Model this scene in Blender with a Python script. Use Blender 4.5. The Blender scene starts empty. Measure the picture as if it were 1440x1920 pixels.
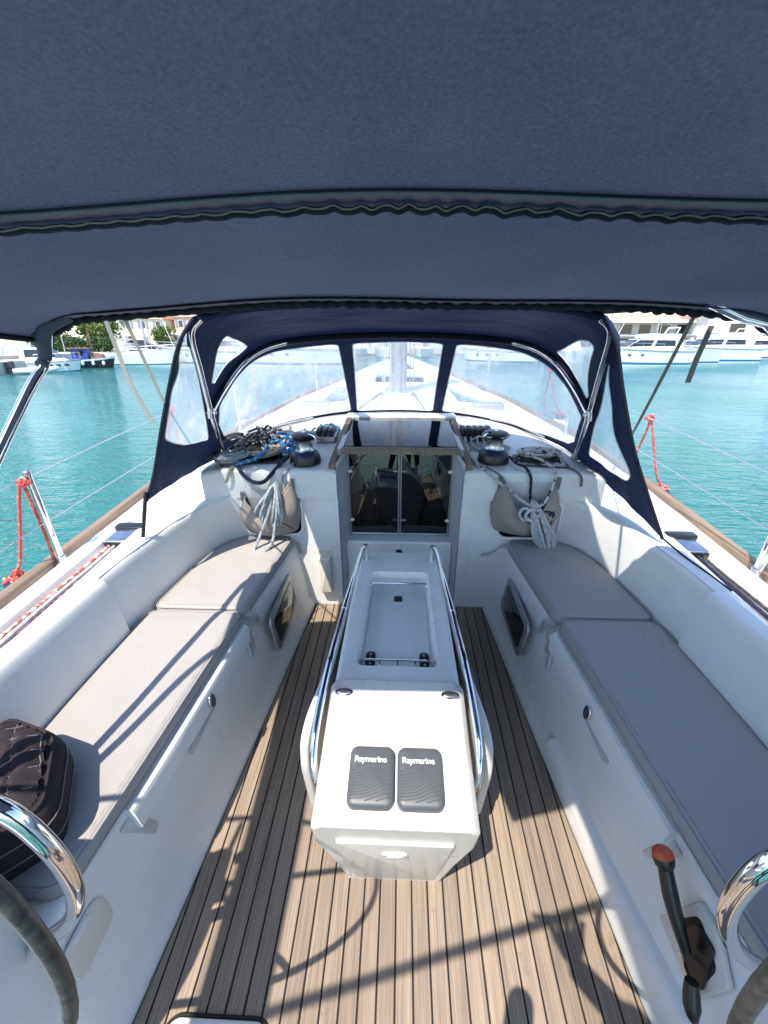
import bpy, bmesh, math, random
import numpy as np
from mathutils import Vector, Matrix
from mathutils.geometry import delaunay_2d_cdt
R = math.radians
random.seed(7)
scene = bpy.context.scene
col = scene.collection

# ------------------------------------------------------------------ camera, sky, sun, exposure
# The yacht is drawn in its own frame (x starboard, y bow, z up from the cockpit floor) and floats
# trimmed a little bow-up: TRIM takes yacht coordinates to the world, where the water is level.
TRIM_ANGLE = math.atan(400 / 800) - math.atan(320 / 800)
EYE = Vector((0, 0, 1.65))
TRIM = Matrix.Translation(EYE) @ Matrix.Rotation(TRIM_ANGLE, 4, 'X') @ Matrix.Translation(-EYE)
WATER_Z = -0.75
cam_d = bpy.data.cameras.new('camera'); cam = bpy.data.objects.new('camera', cam_d); col.objects.link(cam)
cam_d.sensor_fit = 'HORIZONTAL'; cam_d.sensor_width = 36; cam_d.lens = 20.0
cam_d.clip_start = 0.02; cam_d.clip_end = 2000
cam.location = EYE
cam.rotation_euler = (R(90) - math.atan(320 / 800), 0, math.atan(35 / math.hypot(800, 400)))
scene.camera = cam
SUN_DIR = (TRIM.to_3x3() @ Vector((0.25, 0.42, -1.0))).normalized()
world = bpy.data.worlds.new('World'); scene.world = world; world.use_nodes = True
wn = world.node_tree; bg = wn.nodes['Background']
sky = wn.nodes.new('ShaderNodeTexSky'); sky.sky_type = 'NISHITA'; sky.sun_disc = False
sky.sun_elevation = math.asin(-SUN_DIR.z); sky.sun_rotation = math.atan2(-SUN_DIR.x, -SUN_DIR.y)
sky.air_density = 1.0; sky.dust_density = .5; sky.ozone_density = 2.5
wn.links.new(sky.outputs[0], bg.inputs[0]); bg.inputs[1].default_value = 0.15
sun_d = bpy.data.lights.new('sun', 'SUN'); sun_d.energy = 3.3; sun_d.angle = R(0.5); sun_d.color = (1.0, 0.91, 0.79)
sun = bpy.data.objects.new('sun', sun_d); col.objects.link(sun)
sun.rotation_euler = SUN_DIR.to_track_quat('-Z', 'Y').to_euler(); sun.location = (-6, -10, 25)
vs = scene.view_settings
vs.view_transform = 'Standard'; vs.look = 'None'; vs.gamma = 1; vs.use_curve_mapping = False; vs.exposure = 1.35
scene.render.engine = 'CYCLES'
scene.cycles.max_bounces = 8; scene.cycles.transparent_max_bounces = 16; scene.cycles.diffuse_bounces = 4; scene.cycles.use_adaptive_sampling = True; scene.cycles.adaptive_threshold = .02
scene.cycles.glossy_bounces = 4; scene.cycles.transmission_bounces = 6
scene.cycles.caustics_reflective = False; scene.cycles.caustics_refractive = False

# ------------------------------------------------------------------ helpers
ABOARD = []          # top-level objects that belong on the trimmed yacht
aboard = True
def link(o, parent):
    col.objects.link(o)
    if parent is None:
        if aboard: ABOARD.append(o)
    else:
        o.parent = parent
        if parent.type == 'EMPTY':
            o.matrix_parent_inverse = Matrix.Translation(-parent.location)
    return o
def tag(o, label=None, cat=None, group=None, kind=None):
    if label: o['label'] = label
    if cat: o['category'] = cat
    if group: o['group'] = group
    if kind: o['kind'] = kind
    return o
def thing(name, label, cat, loc, group=None):
    o = bpy.data.objects.new(name, None); o.location = loc; o.empty_display_size = .1
    link(o, None); return tag(o, label, cat, group)
def obj(name, vf, mat, parent=None, smooth=True, bevel=0, uv=None, angle=40):
    v, f = vf[0], vf[1]
    me = bpy.data.meshes.new(name)
    me.from_pydata([tuple(map(float, p)) for p in v], [], [tuple(q) for q in f])
    if len(vf) > 2 and vf[2] is not None:
        l = me.uv_layers.new()
        for p in me.polygons:
            for li in p.loop_indices: l.data[li].uv = vf[2][me.loops[li].vertex_index]
    bm = bmesh.new(); bm.from_mesh(me)
    bmesh.ops.recalc_face_normals(bm, faces=bm.faces); bm.to_mesh(me); bm.free()
    if smooth:
        for p in me.polygons: p.use_smooth = True
        try: me.set_sharp_from_angle(angle=R(angle))
        except Exception: pass
    me.materials.append(mat)
    o = bpy.data.objects.new(name, me); link(o, parent)
    if bevel:
        b = o.modifiers.new('bevel', 'BEVEL'); b.width = bevel; b.segments = 3; b.limit_method = 'ANGLE'; b.angle_limit = R(35)
        b.harden_normals = False
    return o
def cr(P, n, closed=False):
    P = [np.array(p, float) for p in P]
    Q = [P[-1]] + P + [P[0], P[1]] if closed else [2 * P[0] - P[1]] + P + [2 * P[-1] - P[-2]]
    D = []
    for i in range(len(Q) - 3):
        a, b, c, d = Q[i:i + 4]
        for k in range(16):
            t = k / 16; D.append(.5 * (2 * b + (c - a) * t + (2 * a - 5 * b + 4 * c - d) * t * t + (3 * b - a - 3 * c + d) * t ** 3))
    D.append(Q[-2]); D = np.array(D)
    L = np.concatenate([[0], np.cumsum(np.linalg.norm(np.diff(D, axis=0), axis=1))])
    s = np.linspace(0, L[-1], n)
    return np.stack([np.interp(s, L, D[:, k]) for k in range(D.shape[1])], 1)
def tube(P, r, seg=8, n=None, closed=False, cap=True):
    P = np.array(cr(P, n, closed) if n else P, float)
    if closed and n: P = P[:-1]
    m = len(P); rr = np.array([r] * m if np.isscalar(r) else np.interp(np.linspace(0, 1, m), np.linspace(0, 1, len(r)), r))
    T = np.roll(P, -1, 0) - np.roll(P, 1, 0) if closed else np.gradient(P, axis=0)
    T /= np.maximum(np.linalg.norm(T, axis=1)[:, None], 1e-9)
    a = np.array([0, 0, 1.]) if abs(T[0][2]) < .9 else np.array([1., 0, 0])
    N = np.cross(T[0], a); N /= np.linalg.norm(N)
    V, U = [], []; L = 0
    for i in range(m):
        N = N - T[i] * N.dot(T[i]); N /= max(np.linalg.norm(N), 1e-9); B = np.cross(T[i], N)
        if i: L += np.linalg.norm(P[i] - P[i - 1])
        for k in range(seg):
            t = 2 * math.pi * k / seg; V.append(P[i] + rr[i] * (N * math.cos(t) + B * math.sin(t))); U.append((L, k / seg))
    F = []
    for i in range(m if closed else m - 1):
        j = (i + 1) % m
        for k in range(seg): F.append((i * seg + k, i * seg + (k + 1) % seg, j * seg + (k + 1) % seg, j * seg + k))
    if cap and not closed: F += [tuple(range(seg))[::-1], tuple((m - 1) * seg + k for k in range(seg))]
    return V, F, U
def join(*L):
    V, F, U = [], [], []
    for q in L:
        o = len(V); V += list(q[0]); F += [tuple(i + o for i in f) for f in q[1]]
        U += list(q[2]) if len(q) > 2 and q[2] is not None else [(0, 0)] * len(q[0])
    return V, F, U
def frame(o, ux, uy):
    o, ux, uy = np.array(o, float), np.array(ux, float), np.array(uy, float)
    ux = ux / np.linalg.norm(ux); uz = np.cross(ux, uy); uz /= np.linalg.norm(uz); uy = np.cross(uz, ux)
    return lambda p: o + ux * p[0] + uy * p[1] + uz * p[2]
def rrect(w, h, r, n=5, cx=0, cy=0):
    out = []
    for sx, sy, a in ((1, 1, 0), (-1, 1, 90), (-1, -1, 180), (1, -1, 270)):
        for k in range(n + 1):
            t = R(a + 90 * k / n); out.append((cx + sx * (w / 2 - r) + r * math.cos(t), cy + sy * (h / 2 - r) + r * math.sin(t)))
    return out
def ell(a, b, n=32): return [(a * math.cos(2 * math.pi * k / n), b * math.sin(2 * math.pi * k / n)) for k in range(n)]
def area(P): return .5 * sum(P[i - 1][0] * P[i][1] - P[i][0] * P[i - 1][1] for i in range(len(P)))
def inset(P, d):
    n = len(P); out = []
    for i in range(n):
        a, b, c = np.array(P[i - 1]), np.array(P[i]), np.array(P[(i + 1) % n])
        e1 = (b - a) / max(np.linalg.norm(b - a), 1e-9); e2 = (c - b) / max(np.linalg.norm(c - b), 1e-9)
        n1, n2 = np.array((-e1[1], e1[0])), np.array((-e2[1], e2[0])); m = n1 + n2; L = np.linalg.norm(m)
        m = m / L if L > 1e-6 else n1
        out.append(tuple(b + m * d / max(m.dot(n1), .5)))
    return out
def dens(P, step, closed=True):
    out = []; n = len(P)
    for i in range(n if closed else n - 1):
        a, b = np.array(P[i], float), np.array(P[(i + 1) % n], float); k = max(1, int(np.linalg.norm(b - a) / step))
        out += [tuple(a + (b - a) * j / k) for j in range(k)]
    if not closed: out.append(tuple(P[-1]))
    return out
def rpoly(P, r, n=4):
    out = []; m = len(P)
    for i in range(m):
        a, b, c = (np.array(P[i - 1], float), np.array(P[i], float), np.array(P[(i + 1) % m], float))
        p = b + (a - b) * min(.45, r / max(np.linalg.norm(a - b), 1e-9)); q = b + (c - b) * min(.45, r / max(np.linalg.norm(c - b), 1e-9))
        for k in range(n + 1):
            t = k / n; out.append(tuple(p * (1 - t) ** 2 + b * 2 * t * (1 - t) + q * t * t))
    return out
def slab(P, h, r=0, xf=None, seg=3, rb=0, crown=0):
    P = [tuple(p[:2]) for p in P]
    if area(P) < 0: P = P[::-1]
    rings = []
    if rb: rings += [(inset(P, rb * (1 - math.sin(math.pi / 2 * k / seg))), rb * (1 - math.cos(math.pi / 2 * k / seg))) for k in range(seg)]
    else: rings.append((P, 0))
    if rb: rings.append((P, rb))
    if r:
        for k in range(seg + 1): t = math.pi / 2 * k / seg; rings.append((inset(P, r * (1 - math.cos(t))), h - r + r * math.sin(t)))
    else: rings.append((P, h))
    if crown: rings.append((inset(P, r + crown * 4), h + crown))
    n = len(P); V = [(x, y, z) for ring, z in rings for x, y in ring]; F = []
    for i in range(len(rings) - 1):
        for k in range(n): F.append((i * n + k, i * n + (k + 1) % n, (i + 1) * n + (k + 1) % n, (i + 1) * n + k))
    F += [tuple(range(n))[::-1], tuple((len(rings) - 1) * n + k for k in range(n))]
    if xf: V = [xf(p) for p in V]
    return V, F
def box(x0, x1, y0, y1, z0, z1, xf=None):
    V = [(x, y, z) for z in (z0, z1) for y in (y0, y1) for x in (x0, x1)]
    F = [(0, 2, 3, 1), (4, 5, 7, 6), (0, 1, 5, 4), (2, 6, 7, 3), (0, 4, 6, 2), (1, 3, 7, 5)]
    return ([xf(p) for p in V] if xf else V), F
def lathe(prof, c, axis=(0, 0, 1), seg=28):
    ax = Vector(axis).normalized(); u = ax.orthogonal().normalized(); w = ax.cross(u); c = Vector(c); V = []
    for r, z in prof:
        for k in range(seg):
            t = 2 * math.pi * k / seg; V.append(tuple(c + ax * z + (u * math.cos(t) + w * math.sin(t)) * r))
    m = len(prof); F = [(i * seg + k, i * seg + (k + 1) % seg, (i + 1) * seg + (k + 1) % seg, (i + 1) * seg + k) for i in range(m - 1) for k in range(seg)]
    F += [tuple(range(seg))[::-1], tuple((m - 1) * seg + k for k in range(seg))]
    return V, F
def grid(S, nu, nv, u0=0, u1=1, v0=0, v1=1):
    V = [tuple(S(u0 + (u1 - u0) * i / nu, v0 + (v1 - v0) * j / nv)) for i in range(nu + 1) for j in range(nv + 1)]
    F = [(i * (nv + 1) + j, (i + 1) * (nv + 1) + j, (i + 1) * (nv + 1) + j + 1, i * (nv + 1) + j + 1) for i in range(nu) for j in range(nv)]
    return V, F
def rows(L, closed=False):
    n = len(L[0]); V = [tuple(p) for r in L for p in r]; F = []
    for i in range(len(L) - 1):
        for k in range(n if closed else n - 1): F.append((i * n + k, i * n + (k + 1) % n, (i + 1) * n + (k + 1) % n, (i + 1) * n + k))
    return V, F
def inside(P, x, y):
    c = False; n = len(P); j = n - 1
    for i in range(n):
        if (P[i][1] > y) != (P[j][1] > y) and x < (P[j][0] - P[i][0]) * (y - P[i][1]) / (P[j][1] - P[i][1]) + P[i][0]: c = not c
        j = i
    return c
def panel(S, outline, holes=(), step=.05, su=1, sv=1):
    """Sheet S(u,v) trimmed to an outline, with holes cut out: constrained triangulation in (u,v)."""
    loops = [outline] + list(holes); V, E = [], []
    for lp in loops:
        lp = [(p[0] / step * su, p[1] / step * sv) for p in lp]; lp = dens(lp, .5); o = len(V); V += [Vector(p) for p in lp]
        E += [(o + i, o + (i + 1) % len(lp)) for i in range(len(lp))]
    xs = [p.x for p in V]; ys = [p.y for p in V]
    for i in range(int(min(xs)), int(max(xs)) + 1):
        for j in range(int(min(ys)), int(max(ys)) + 1):
            V.append(Vector((i + .37 + .1 * (j % 2), j + .41)))
    r = delaunay_2d_cdt(V, E, [], 0, 1e-5)
    P = [[(p[0] / step * su, p[1] / step * sv) for p in lp] for lp in loops]
    F = []
    for f in r[2]:
        cx = sum(r[0][i].x for i in f) / 3; cy = sum(r[0][i].y for i in f) / 3
        if inside(P[0], cx, cy) and not any(inside(h, cx, cy) for h in P[1:]): F.append(tuple(f))
    used = sorted({i for f in F for i in f}); mp = {i: k for k, i in enumerate(used)}
    return [tuple(S(r[0][i].x * step / su, r[0][i].y * step / sv)) for i in used], [tuple(mp[i] for i in f) for f in F]
def solid(o, t, off=0):
    m = o.modifiers.new('thickness', 'SOLIDIFY'); m.thickness = t; m.offset = off; return o
def mir(P): return [(-p[0],) + tuple(p[1:]) for p in P]
def sgn(P, s): return [(s * p[0],) + tuple(p[1:]) for p in P]

# ------------------------------------------------------------------ materials
def nodes(name):
    m = bpy.data.materials.new(name); m.use_nodes = True; nt = m.node_tree
    return m, nt, nt.nodes['Principled BSDF'], (lambda t: nt.nodes.new(t)), nt.links.new
def noise(N, lk, vec, scale, detail=4, rough=.6):
    n = N('ShaderNodeTexNoise'); n.inputs['Scale'].default_value = scale; n.inputs['Detail'].default_value = detail
    n.inputs['Roughness'].default_value = rough
    if vec: lk(vec, n.inputs['Vector'])
    return n
def ramp(N, lk, fac, stops):
    r = N('ShaderNodeValToRGB'); e = r.color_ramp.elements
    while len(e) < len(stops): e.new(.5)
    for el, (p, c) in zip(e, stops): el.position = p; el.color = (*c, 1) if len(c) == 3 else c
    if fac: lk(fac, r.inputs[0])
    return r
def mat(name, c, rough=.5, metal=0, var=.06, vscale=6, bump=0, bscale=200, bdist=.001, c2=None, spec=.5, coat=0, stretch=None, sheen=0):
    m, nt, b, N, lk = nodes(name)
    tc = N('ShaderNodeTexCoord'); vec = tc.outputs['Object']
    if stretch:
        mp = N('ShaderNodeMapping'); mp.inputs['Scale'].default_value = stretch; lk(vec, mp.inputs[0]); vec = mp.outputs[0]
    n = noise(N, lk, vec, vscale, 6)
    d = c2 or tuple(x * (1 - var * 2.2) for x in c)
    r = ramp(N, lk, n.outputs['Fac'], [(.3, d), (.62, c)]); lk(r.outputs[0], b.inputs['Base Color'])
    b.inputs['Roughness'].default_value = rough; b.inputs['Metallic'].default_value = metal
    b.inputs['Specular IOR Level'].default_value = spec; b.inputs['Coat Weight'].default_value = coat
    if sheen: b.inputs['Sheen Weight'].default_value = sheen
    if bump:
        n2 = noise(N, lk, vec, bscale, 3); bp = N('ShaderNodeBump'); bp.inputs['Strength'].default_value = bump; bp.inputs['Distance'].default_value = bdist
        lk(n2.outputs['Fac'], bp.inputs['Height']); lk(bp.outputs[0], b.inputs['Normal'])
    return m
M = {}
def gelcoat(name, c):
    """sprayed gelcoat: faint orange peel, dull water marks and a few rubbed scuffs"""
    m, nt, b, N, lk = nodes(name); tc = N('ShaderNodeTexCoord'); vec = tc.outputs['Object']
    n1 = noise(N, lk, vec, 2.3, 8, .7); r1 = ramp(N, lk, n1.outputs['Fac'], [(.30, tuple(x * .90 for x in c)), (.55, c)])
    mp = N('ShaderNodeMapping'); mp.inputs['Scale'].default_value = (14, 14, 2.2); lk(vec, mp.inputs[0])
    n2 = noise(N, lk, mp.outputs[0], 1.0, 6, .7); r2 = ramp(N, lk, n2.outputs['Fac'], [(.62, (1, 1, 1)), (.74, (.90, .88, .84))])
    n3 = noise(N, lk, vec, 60, 3, .8); r3 = ramp(N, lk, n3.outputs['Fac'], [(.70, (1, 1, 1)), (.78, (.80, .78, .75))])
    last = r1.outputs[0]
    for r in (r2, r3):
        mu = N('ShaderNodeMix'); mu.data_type = 'RGBA'; mu.blend_type = 'MULTIPLY'; mu.inputs[0].default_value = 1; lk(last, mu.inputs[6]); lk(r.outputs[0], mu.inputs[7]); last = mu.outputs[2]
    lk(last, b.inputs['Base Color'])
    rr = ramp(N, lk, n1.outputs['Fac'], [(.3, (.42,) * 3), (.6, (.27,) * 3)]); lk(rr.outputs[0], b.inputs['Roughness'])
    bp = N('ShaderNodeBump'); bp.inputs['Strength'].default_value = .02; bp.inputs['Distance'].default_value = .003; nb = noise(N, lk, vec, 22, 4); lk(nb.outputs['Fac'], bp.inputs['Height']); lk(bp.outputs[0], b.inputs['Normal'])
    return m
M['gelcoat'] = gelcoat('white_gelcoat', (.77, .77, .76))
M['gelcoat_cream'] = gelcoat('cream_gelcoat', (.66, .635, .585))
M['nonskid'] = mat('nonskid_deck', (.74, .75, .75), .55, var=.04, vscale=5, bump=.5, bscale=420, bdist=.0006)
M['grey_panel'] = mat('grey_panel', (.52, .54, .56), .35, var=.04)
M['beige_plastic'] = mat('beige_plastic', (.72, .68, .60), .4, var=.03)
M['chrome'] = mat('polished_steel', (.82, .82, .83), .07, 1, var=.02, vscale=30)
M['steel'] = mat('brushed_steel', (.6, .6, .61), .28, 1, var=.06, vscale=40)
M['alu'] = mat('grey_aluminium', (.42, .43, .45), .4, .7, var=.05)
M['black'] = mat('black_plastic', (.012, .012, .014), .35, var=.2, bump=.1, bscale=80)
M['rubber'] = mat('black_caulk', (.006, .006, .007), .75, var=.1)
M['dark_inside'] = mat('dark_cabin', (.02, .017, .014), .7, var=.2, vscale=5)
M['cabin_wood'] = mat('cabin_wood', (.10, .05, .026), .4, var=.2, vscale=3, stretch=(8, 1, 8))
M['smoke'] = None
M['orange'] = mat('orange_knob', (.55, .09, .03), .4, var=.05)
M['white_plastic'] = mat('white_plastic', (.8, .8, .78), .35, var=.02)
M['print_white'] = mat('white_print', (.85, .85, .85), .5, var=.01)
M['navy_plastic'] = mat('navy_plastic', (.02, .03, .08), .4, var=.1)

def teak(name, dark=(.150, .117, .090), light=(.335, .268, .203)):
    m, nt, b, N, lk = nodes(name)
    tc = N('ShaderNodeTexCoord'); oi = N('ShaderNodeObjectInfo')
    add = N('ShaderNodeVectorMath'); add.operation = 'ADD'; lk(tc.outputs['Object'], add.inputs[0])
    sc = N('ShaderNodeVectorMath'); sc.operation = 'SCALE'; sc.inputs[0].default_value = (7, 31, 3); lk(oi.outputs['Random'], sc.inputs['Scale']); lk(sc.outputs[0], add.inputs[1])
    mp = N('ShaderNodeMapping'); mp.inputs['Scale'].default_value = (170, 3.2, 60); lk(add.outputs[0], mp.inputs[0])
    n = noise(N, lk, mp.outputs[0], 1.0, 7, .65)
    mp2 = N('ShaderNodeMapping'); mp2.inputs['Scale'].default_value = (9, 1.6, 4); lk(add.outputs[0], mp2.inputs[0])
    n2 = noise(N, lk, mp2.outputs[0], 1.0, 4)
    r = ramp(N, lk, n.outputs['Fac'], [(.28, dark), (.5, tuple(.45 * a + .55 * c for a, c in zip(dark, light))), (.72, light)])
    r2 = ramp(N, lk, n2.outputs['Fac'], [(.25, (.74, .74, .76)), (.7, (1.12, 1.1, 1.05))])
    mu = N('ShaderNodeMix'); mu.data_type = 'RGBA'; mu.blend_type = 'MULTIPLY'; mu.inputs[0].default_value = 1
    lk(r.outputs[0], mu.inputs[6]); lk(r2.outputs[0], mu.inputs[7])
    hs = N('ShaderNodeHueSaturation'); mr = N('ShaderNodeMapRange'); mr.inputs[3].default_value = .84; mr.inputs[4].default_value = 1.14
    lk(oi.outputs['Random'], mr.inputs[0]); lk(mr.outputs[0], hs.inputs['Value']); lk(mu.outputs[2], hs.inputs['Color'])
    sp = noise(N, lk, tc.outputs['Object'], 9, 5, .7); sr = ramp(N, lk, sp.outputs['Fac'], [(.62, (1, 1, 1)), (.72, (.62, .6, .58))])
    mu2 = N('ShaderNodeMix'); mu2.data_type = 'RGBA'; mu2.blend_type = 'MULTIPLY'; mu2.inputs[0].default_value = 1; lk(hs.outputs[0], mu2.inputs[6]); lk(sr.outputs[0], mu2.inputs[7]); lk(mu2.outputs[2], b.inputs['Base Color'])
    b.inputs['Roughness'].default_value = .62
    bp = N('ShaderNodeBump'); bp.inputs['Strength'].default_value = .35; bp.inputs['Distance'].default_value = .0008
    lk(n.outputs['Fac'], bp.inputs['Height']); lk(bp.outputs[0], b.inputs['Normal'])
    return m
M['teak'] = teak('weathered_teak')
M['wood_trim'] = teak('teak_trim', (.15, .105, .075), (.36, .265, .19))

def cloth(name, c, c2, rough=.85, thread=1500, soft=3.0, sheen=.0, fold=0, trans=0, stain=0):
    m, nt, b, N, lk = nodes(name)
    tc = N('ShaderNodeTexCoord'); vec = tc.outputs['Object']
    n = noise(N, lk, vec, soft, 5); n2 = noise(N, lk, vec, thread * .25, 2)
    mixn = N('ShaderNodeMath'); mixn.operation = 'ADD'; a = N('ShaderNodeMath'); a.operation = 'MULTIPLY'; a.inputs[1].default_value = .62
    lk(n2.outputs['Fac'], a.inputs[0]); lk(a.outputs[0], mixn.inputs[0]); a2 = N('ShaderNodeMath'); a2.operation = 'MULTIPLY'; a2.inputs[1].default_value = .5
    lk(n.outputs['Fac'], a2.inputs[0]); lk(a2.outputs[0], mixn.inputs[1])
    r = ramp(N, lk, mixn.outputs[0], [(.32, c2), (.66, c)])
    if stain:
        m1 = noise(N, lk, vec, 3.1, 2); m2 = noise(N, lk, vec, 46, 4, .7)
        k1 = ramp(N, lk, m1.outputs['Fac'], [(.56, (0, 0, 0)), (.64, (1, 1, 1))]); k2 = ramp(N, lk, m2.outputs['Fac'], [(.60, (0, 0, 0)), (.68, (1, 1, 1))])
        ml = N('ShaderNodeMath'); ml.operation = 'MULTIPLY'; lk(k1.outputs[0], ml.inputs[0]); lk(k2.outputs[0], ml.inputs[1])
        m3 = N('ShaderNodeMath'); m3.operation = 'MULTIPLY'; m3.inputs[1].default_value = stain; lk(ml.outputs[0], m3.inputs[0])
        mx3 = N('ShaderNodeMix'); mx3.data_type = 'RGBA'; lk(m3.outputs[0], mx3.inputs[0]); lk(r.outputs[0], mx3.inputs[6]); mx3.inputs[7].default_value = (.10, .09, .08, 1); lk(mx3.outputs[2], b.inputs['Base Color'])
    else: lk(r.outputs[0], b.inputs['Base Color'])
    b.inputs['Roughness'].default_value = rough; b.inputs['Specular IOR Level'].default_value = .25
    if sheen: b.inputs['Sheen Weight'].default_value = sheen
    bp = N('ShaderNodeBump'); bp.inputs['Strength'].default_value = .25; bp.inputs['Distance'].default_value = .0006; lk(n2.outputs['Fac'], bp.inputs['Height'])
    out = bp
    if fold:
        mp = N('ShaderNodeMapping'); mp.inputs['Scale'].default_value = (1.6, 5, 2.4); lk(vec, mp.inputs[0])
        n3 = noise(N, lk, mp.outputs[0], 2.6, 2, .5); b2 = N('ShaderNodeBump'); b2.inputs['Strength'].default_value = fold; b2.inputs['Distance'].default_value = .03
        lk(n3.outputs['Fac'], b2.inputs['Height']); lk(bp.outputs[0], b2.inputs['Normal']); out = b2
    lk(out.outputs[0], b.inputs['Normal'])
    if trans:
        tr = N('ShaderNodeBsdfTranslucent'); lk(r.outputs[0], tr.inputs[0]); mx = N('ShaderNodeMixShader'); mx.inputs[0].default_value = trans
        lk(b.outputs[0], mx.inputs[1]); lk(tr.outputs[0], mx.inputs[2]); lk(mx.outputs[0], nt.nodes['Material Output'].inputs[0])
    return m
M['bimini'] = cloth('navy_canvas', (.225, .242, .325), (.13, .145, .21), trans=.52, thread=900, soft=1.6, fold=.15)
M['hem'] = cloth('grey_navy_hem', (.30, .255, .34), (.21, .18, .25), .85, trans=.3)
M['dodger'] = cloth('dark_navy_canvas', (.02, .03, .085), (.012, .018, .05), .7, fold=.5, soft=4, trans=.12)
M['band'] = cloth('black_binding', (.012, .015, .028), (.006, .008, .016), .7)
M['cream_edge'] = cloth('cream_piping', (.30, .235, .20), (.12, .09, .08), .8)
M['cushion'] = cloth('taupe_cushion', (.345, .332, .325), (.30, .288, .283), .6, soft=2.2, fold=.10, stain=.55)
M['bag'] = cloth('beige_mesh_bag', (.33, .285, .25), (.24, .205, .18), .8, soft=8, fold=.3)
M['strap'] = cloth('pale_webbing', (.68, .66, .60), (.56, .54, .48), .8, trans=.5)
M['grey_strap'] = cloth('grey_webbing', (.22, .21, .20), (.14, .135, .13), .8)
M['pillow'] = cloth('dark_velvet', (.040, .032, .036), (.014, .012, .014), .95, soft=9, fold=.1)
M['leather'] = mat('worn_grey_leather', (.060, .059, .057), .45, var=.3, vscale=70, bump=.5, bscale=60, bdist=.002, c2=(.010, .010, .011))
M['cloth_dark'] = cloth('dark_clothing', (.03, .03, .035), (.015, .015, .018))
M['skin'] = mat('skin', (.5, .3, .22), .5)
M['cover_grey'] = None

def rope(name, c, fl, famt=.5):
    m, nt, b, N, lk = nodes(name)
    tc = N('ShaderNodeTexCoord'); mp = N('ShaderNodeMapping'); mp.inputs['Scale'].default_value = (90, 4, 1); lk(tc.outputs['UV'], mp.inputs[0])
    vo = N('ShaderNodeTexVoronoi'); vo.inputs['Scale'].default_value = 1; lk(mp.outputs[0], vo.inputs['Vector'])
    sp = N('ShaderNodeSeparateColor'); lk(vo.outputs['Color'], sp.inputs[0])
    r = ramp(N, lk, sp.outputs[0], [(famt - .02, c), (famt + .02, fl)]); lk(r.outputs[0], b.inputs['Base Color'])
    b.inputs['Roughness'].default_value = .8
    wv = N('ShaderNodeTexWave'); wv.bands_direction = 'DIAGONAL'; wv.inputs['Scale'].default_value = 1.2; lk(mp.outputs[0], wv.inputs['Vector'])
    bp = N('ShaderNodeBump'); bp.inputs['Strength'].default_value = .6; bp.inputs['Distance'].default_value = .002; lk(wv.outputs['Fac'], bp.inputs['Height']); lk(bp.outputs[0], b.inputs['Normal'])
    return m
M['r_grey'] = rope('grey_blue_rope', (.36, .40, .43), (.26, .29, .32), .6)
M['r_pale'] = rope('pale_grey_rope', (.56, .58, .57), (.40, .44, .46), .65)
M['r_white'] = rope('white_flecked_rope', (.68, .66, .60), (.05, .05, .06), .84)
M['r_black'] = rope('black_flecked_rope', (.02, .02, .024), (.42, .42, .42), .86)
M['r_charcoal'] = rope('charcoal_rope', (.055, .052, .055), (.12, .115, .12), .7)
M['r_blue'] = rope('bright_blue_rope', (.02, .20, .50), (.30, .52, .66), .8)
M['r_navy'] = rope('navy_rope', (.012, .018, .055), (.03, .05, .11), .8)
M['r_tan'] = rope('tan_rope', (.50, .44, .34), (.34, .29, .22), .6)
M['r_red'] = rope('red_rope', (.62, .09, .07), (.8, .3, .24), .75)
M['r_redfleck'] = rope('red_flecked_rope', (.5, .14, .11), (.75, .7, .66), .6)
M['r_purple'] = rope('maroon_rope', (.10, .03, .06), (.22, .12, .18), .7)

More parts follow.
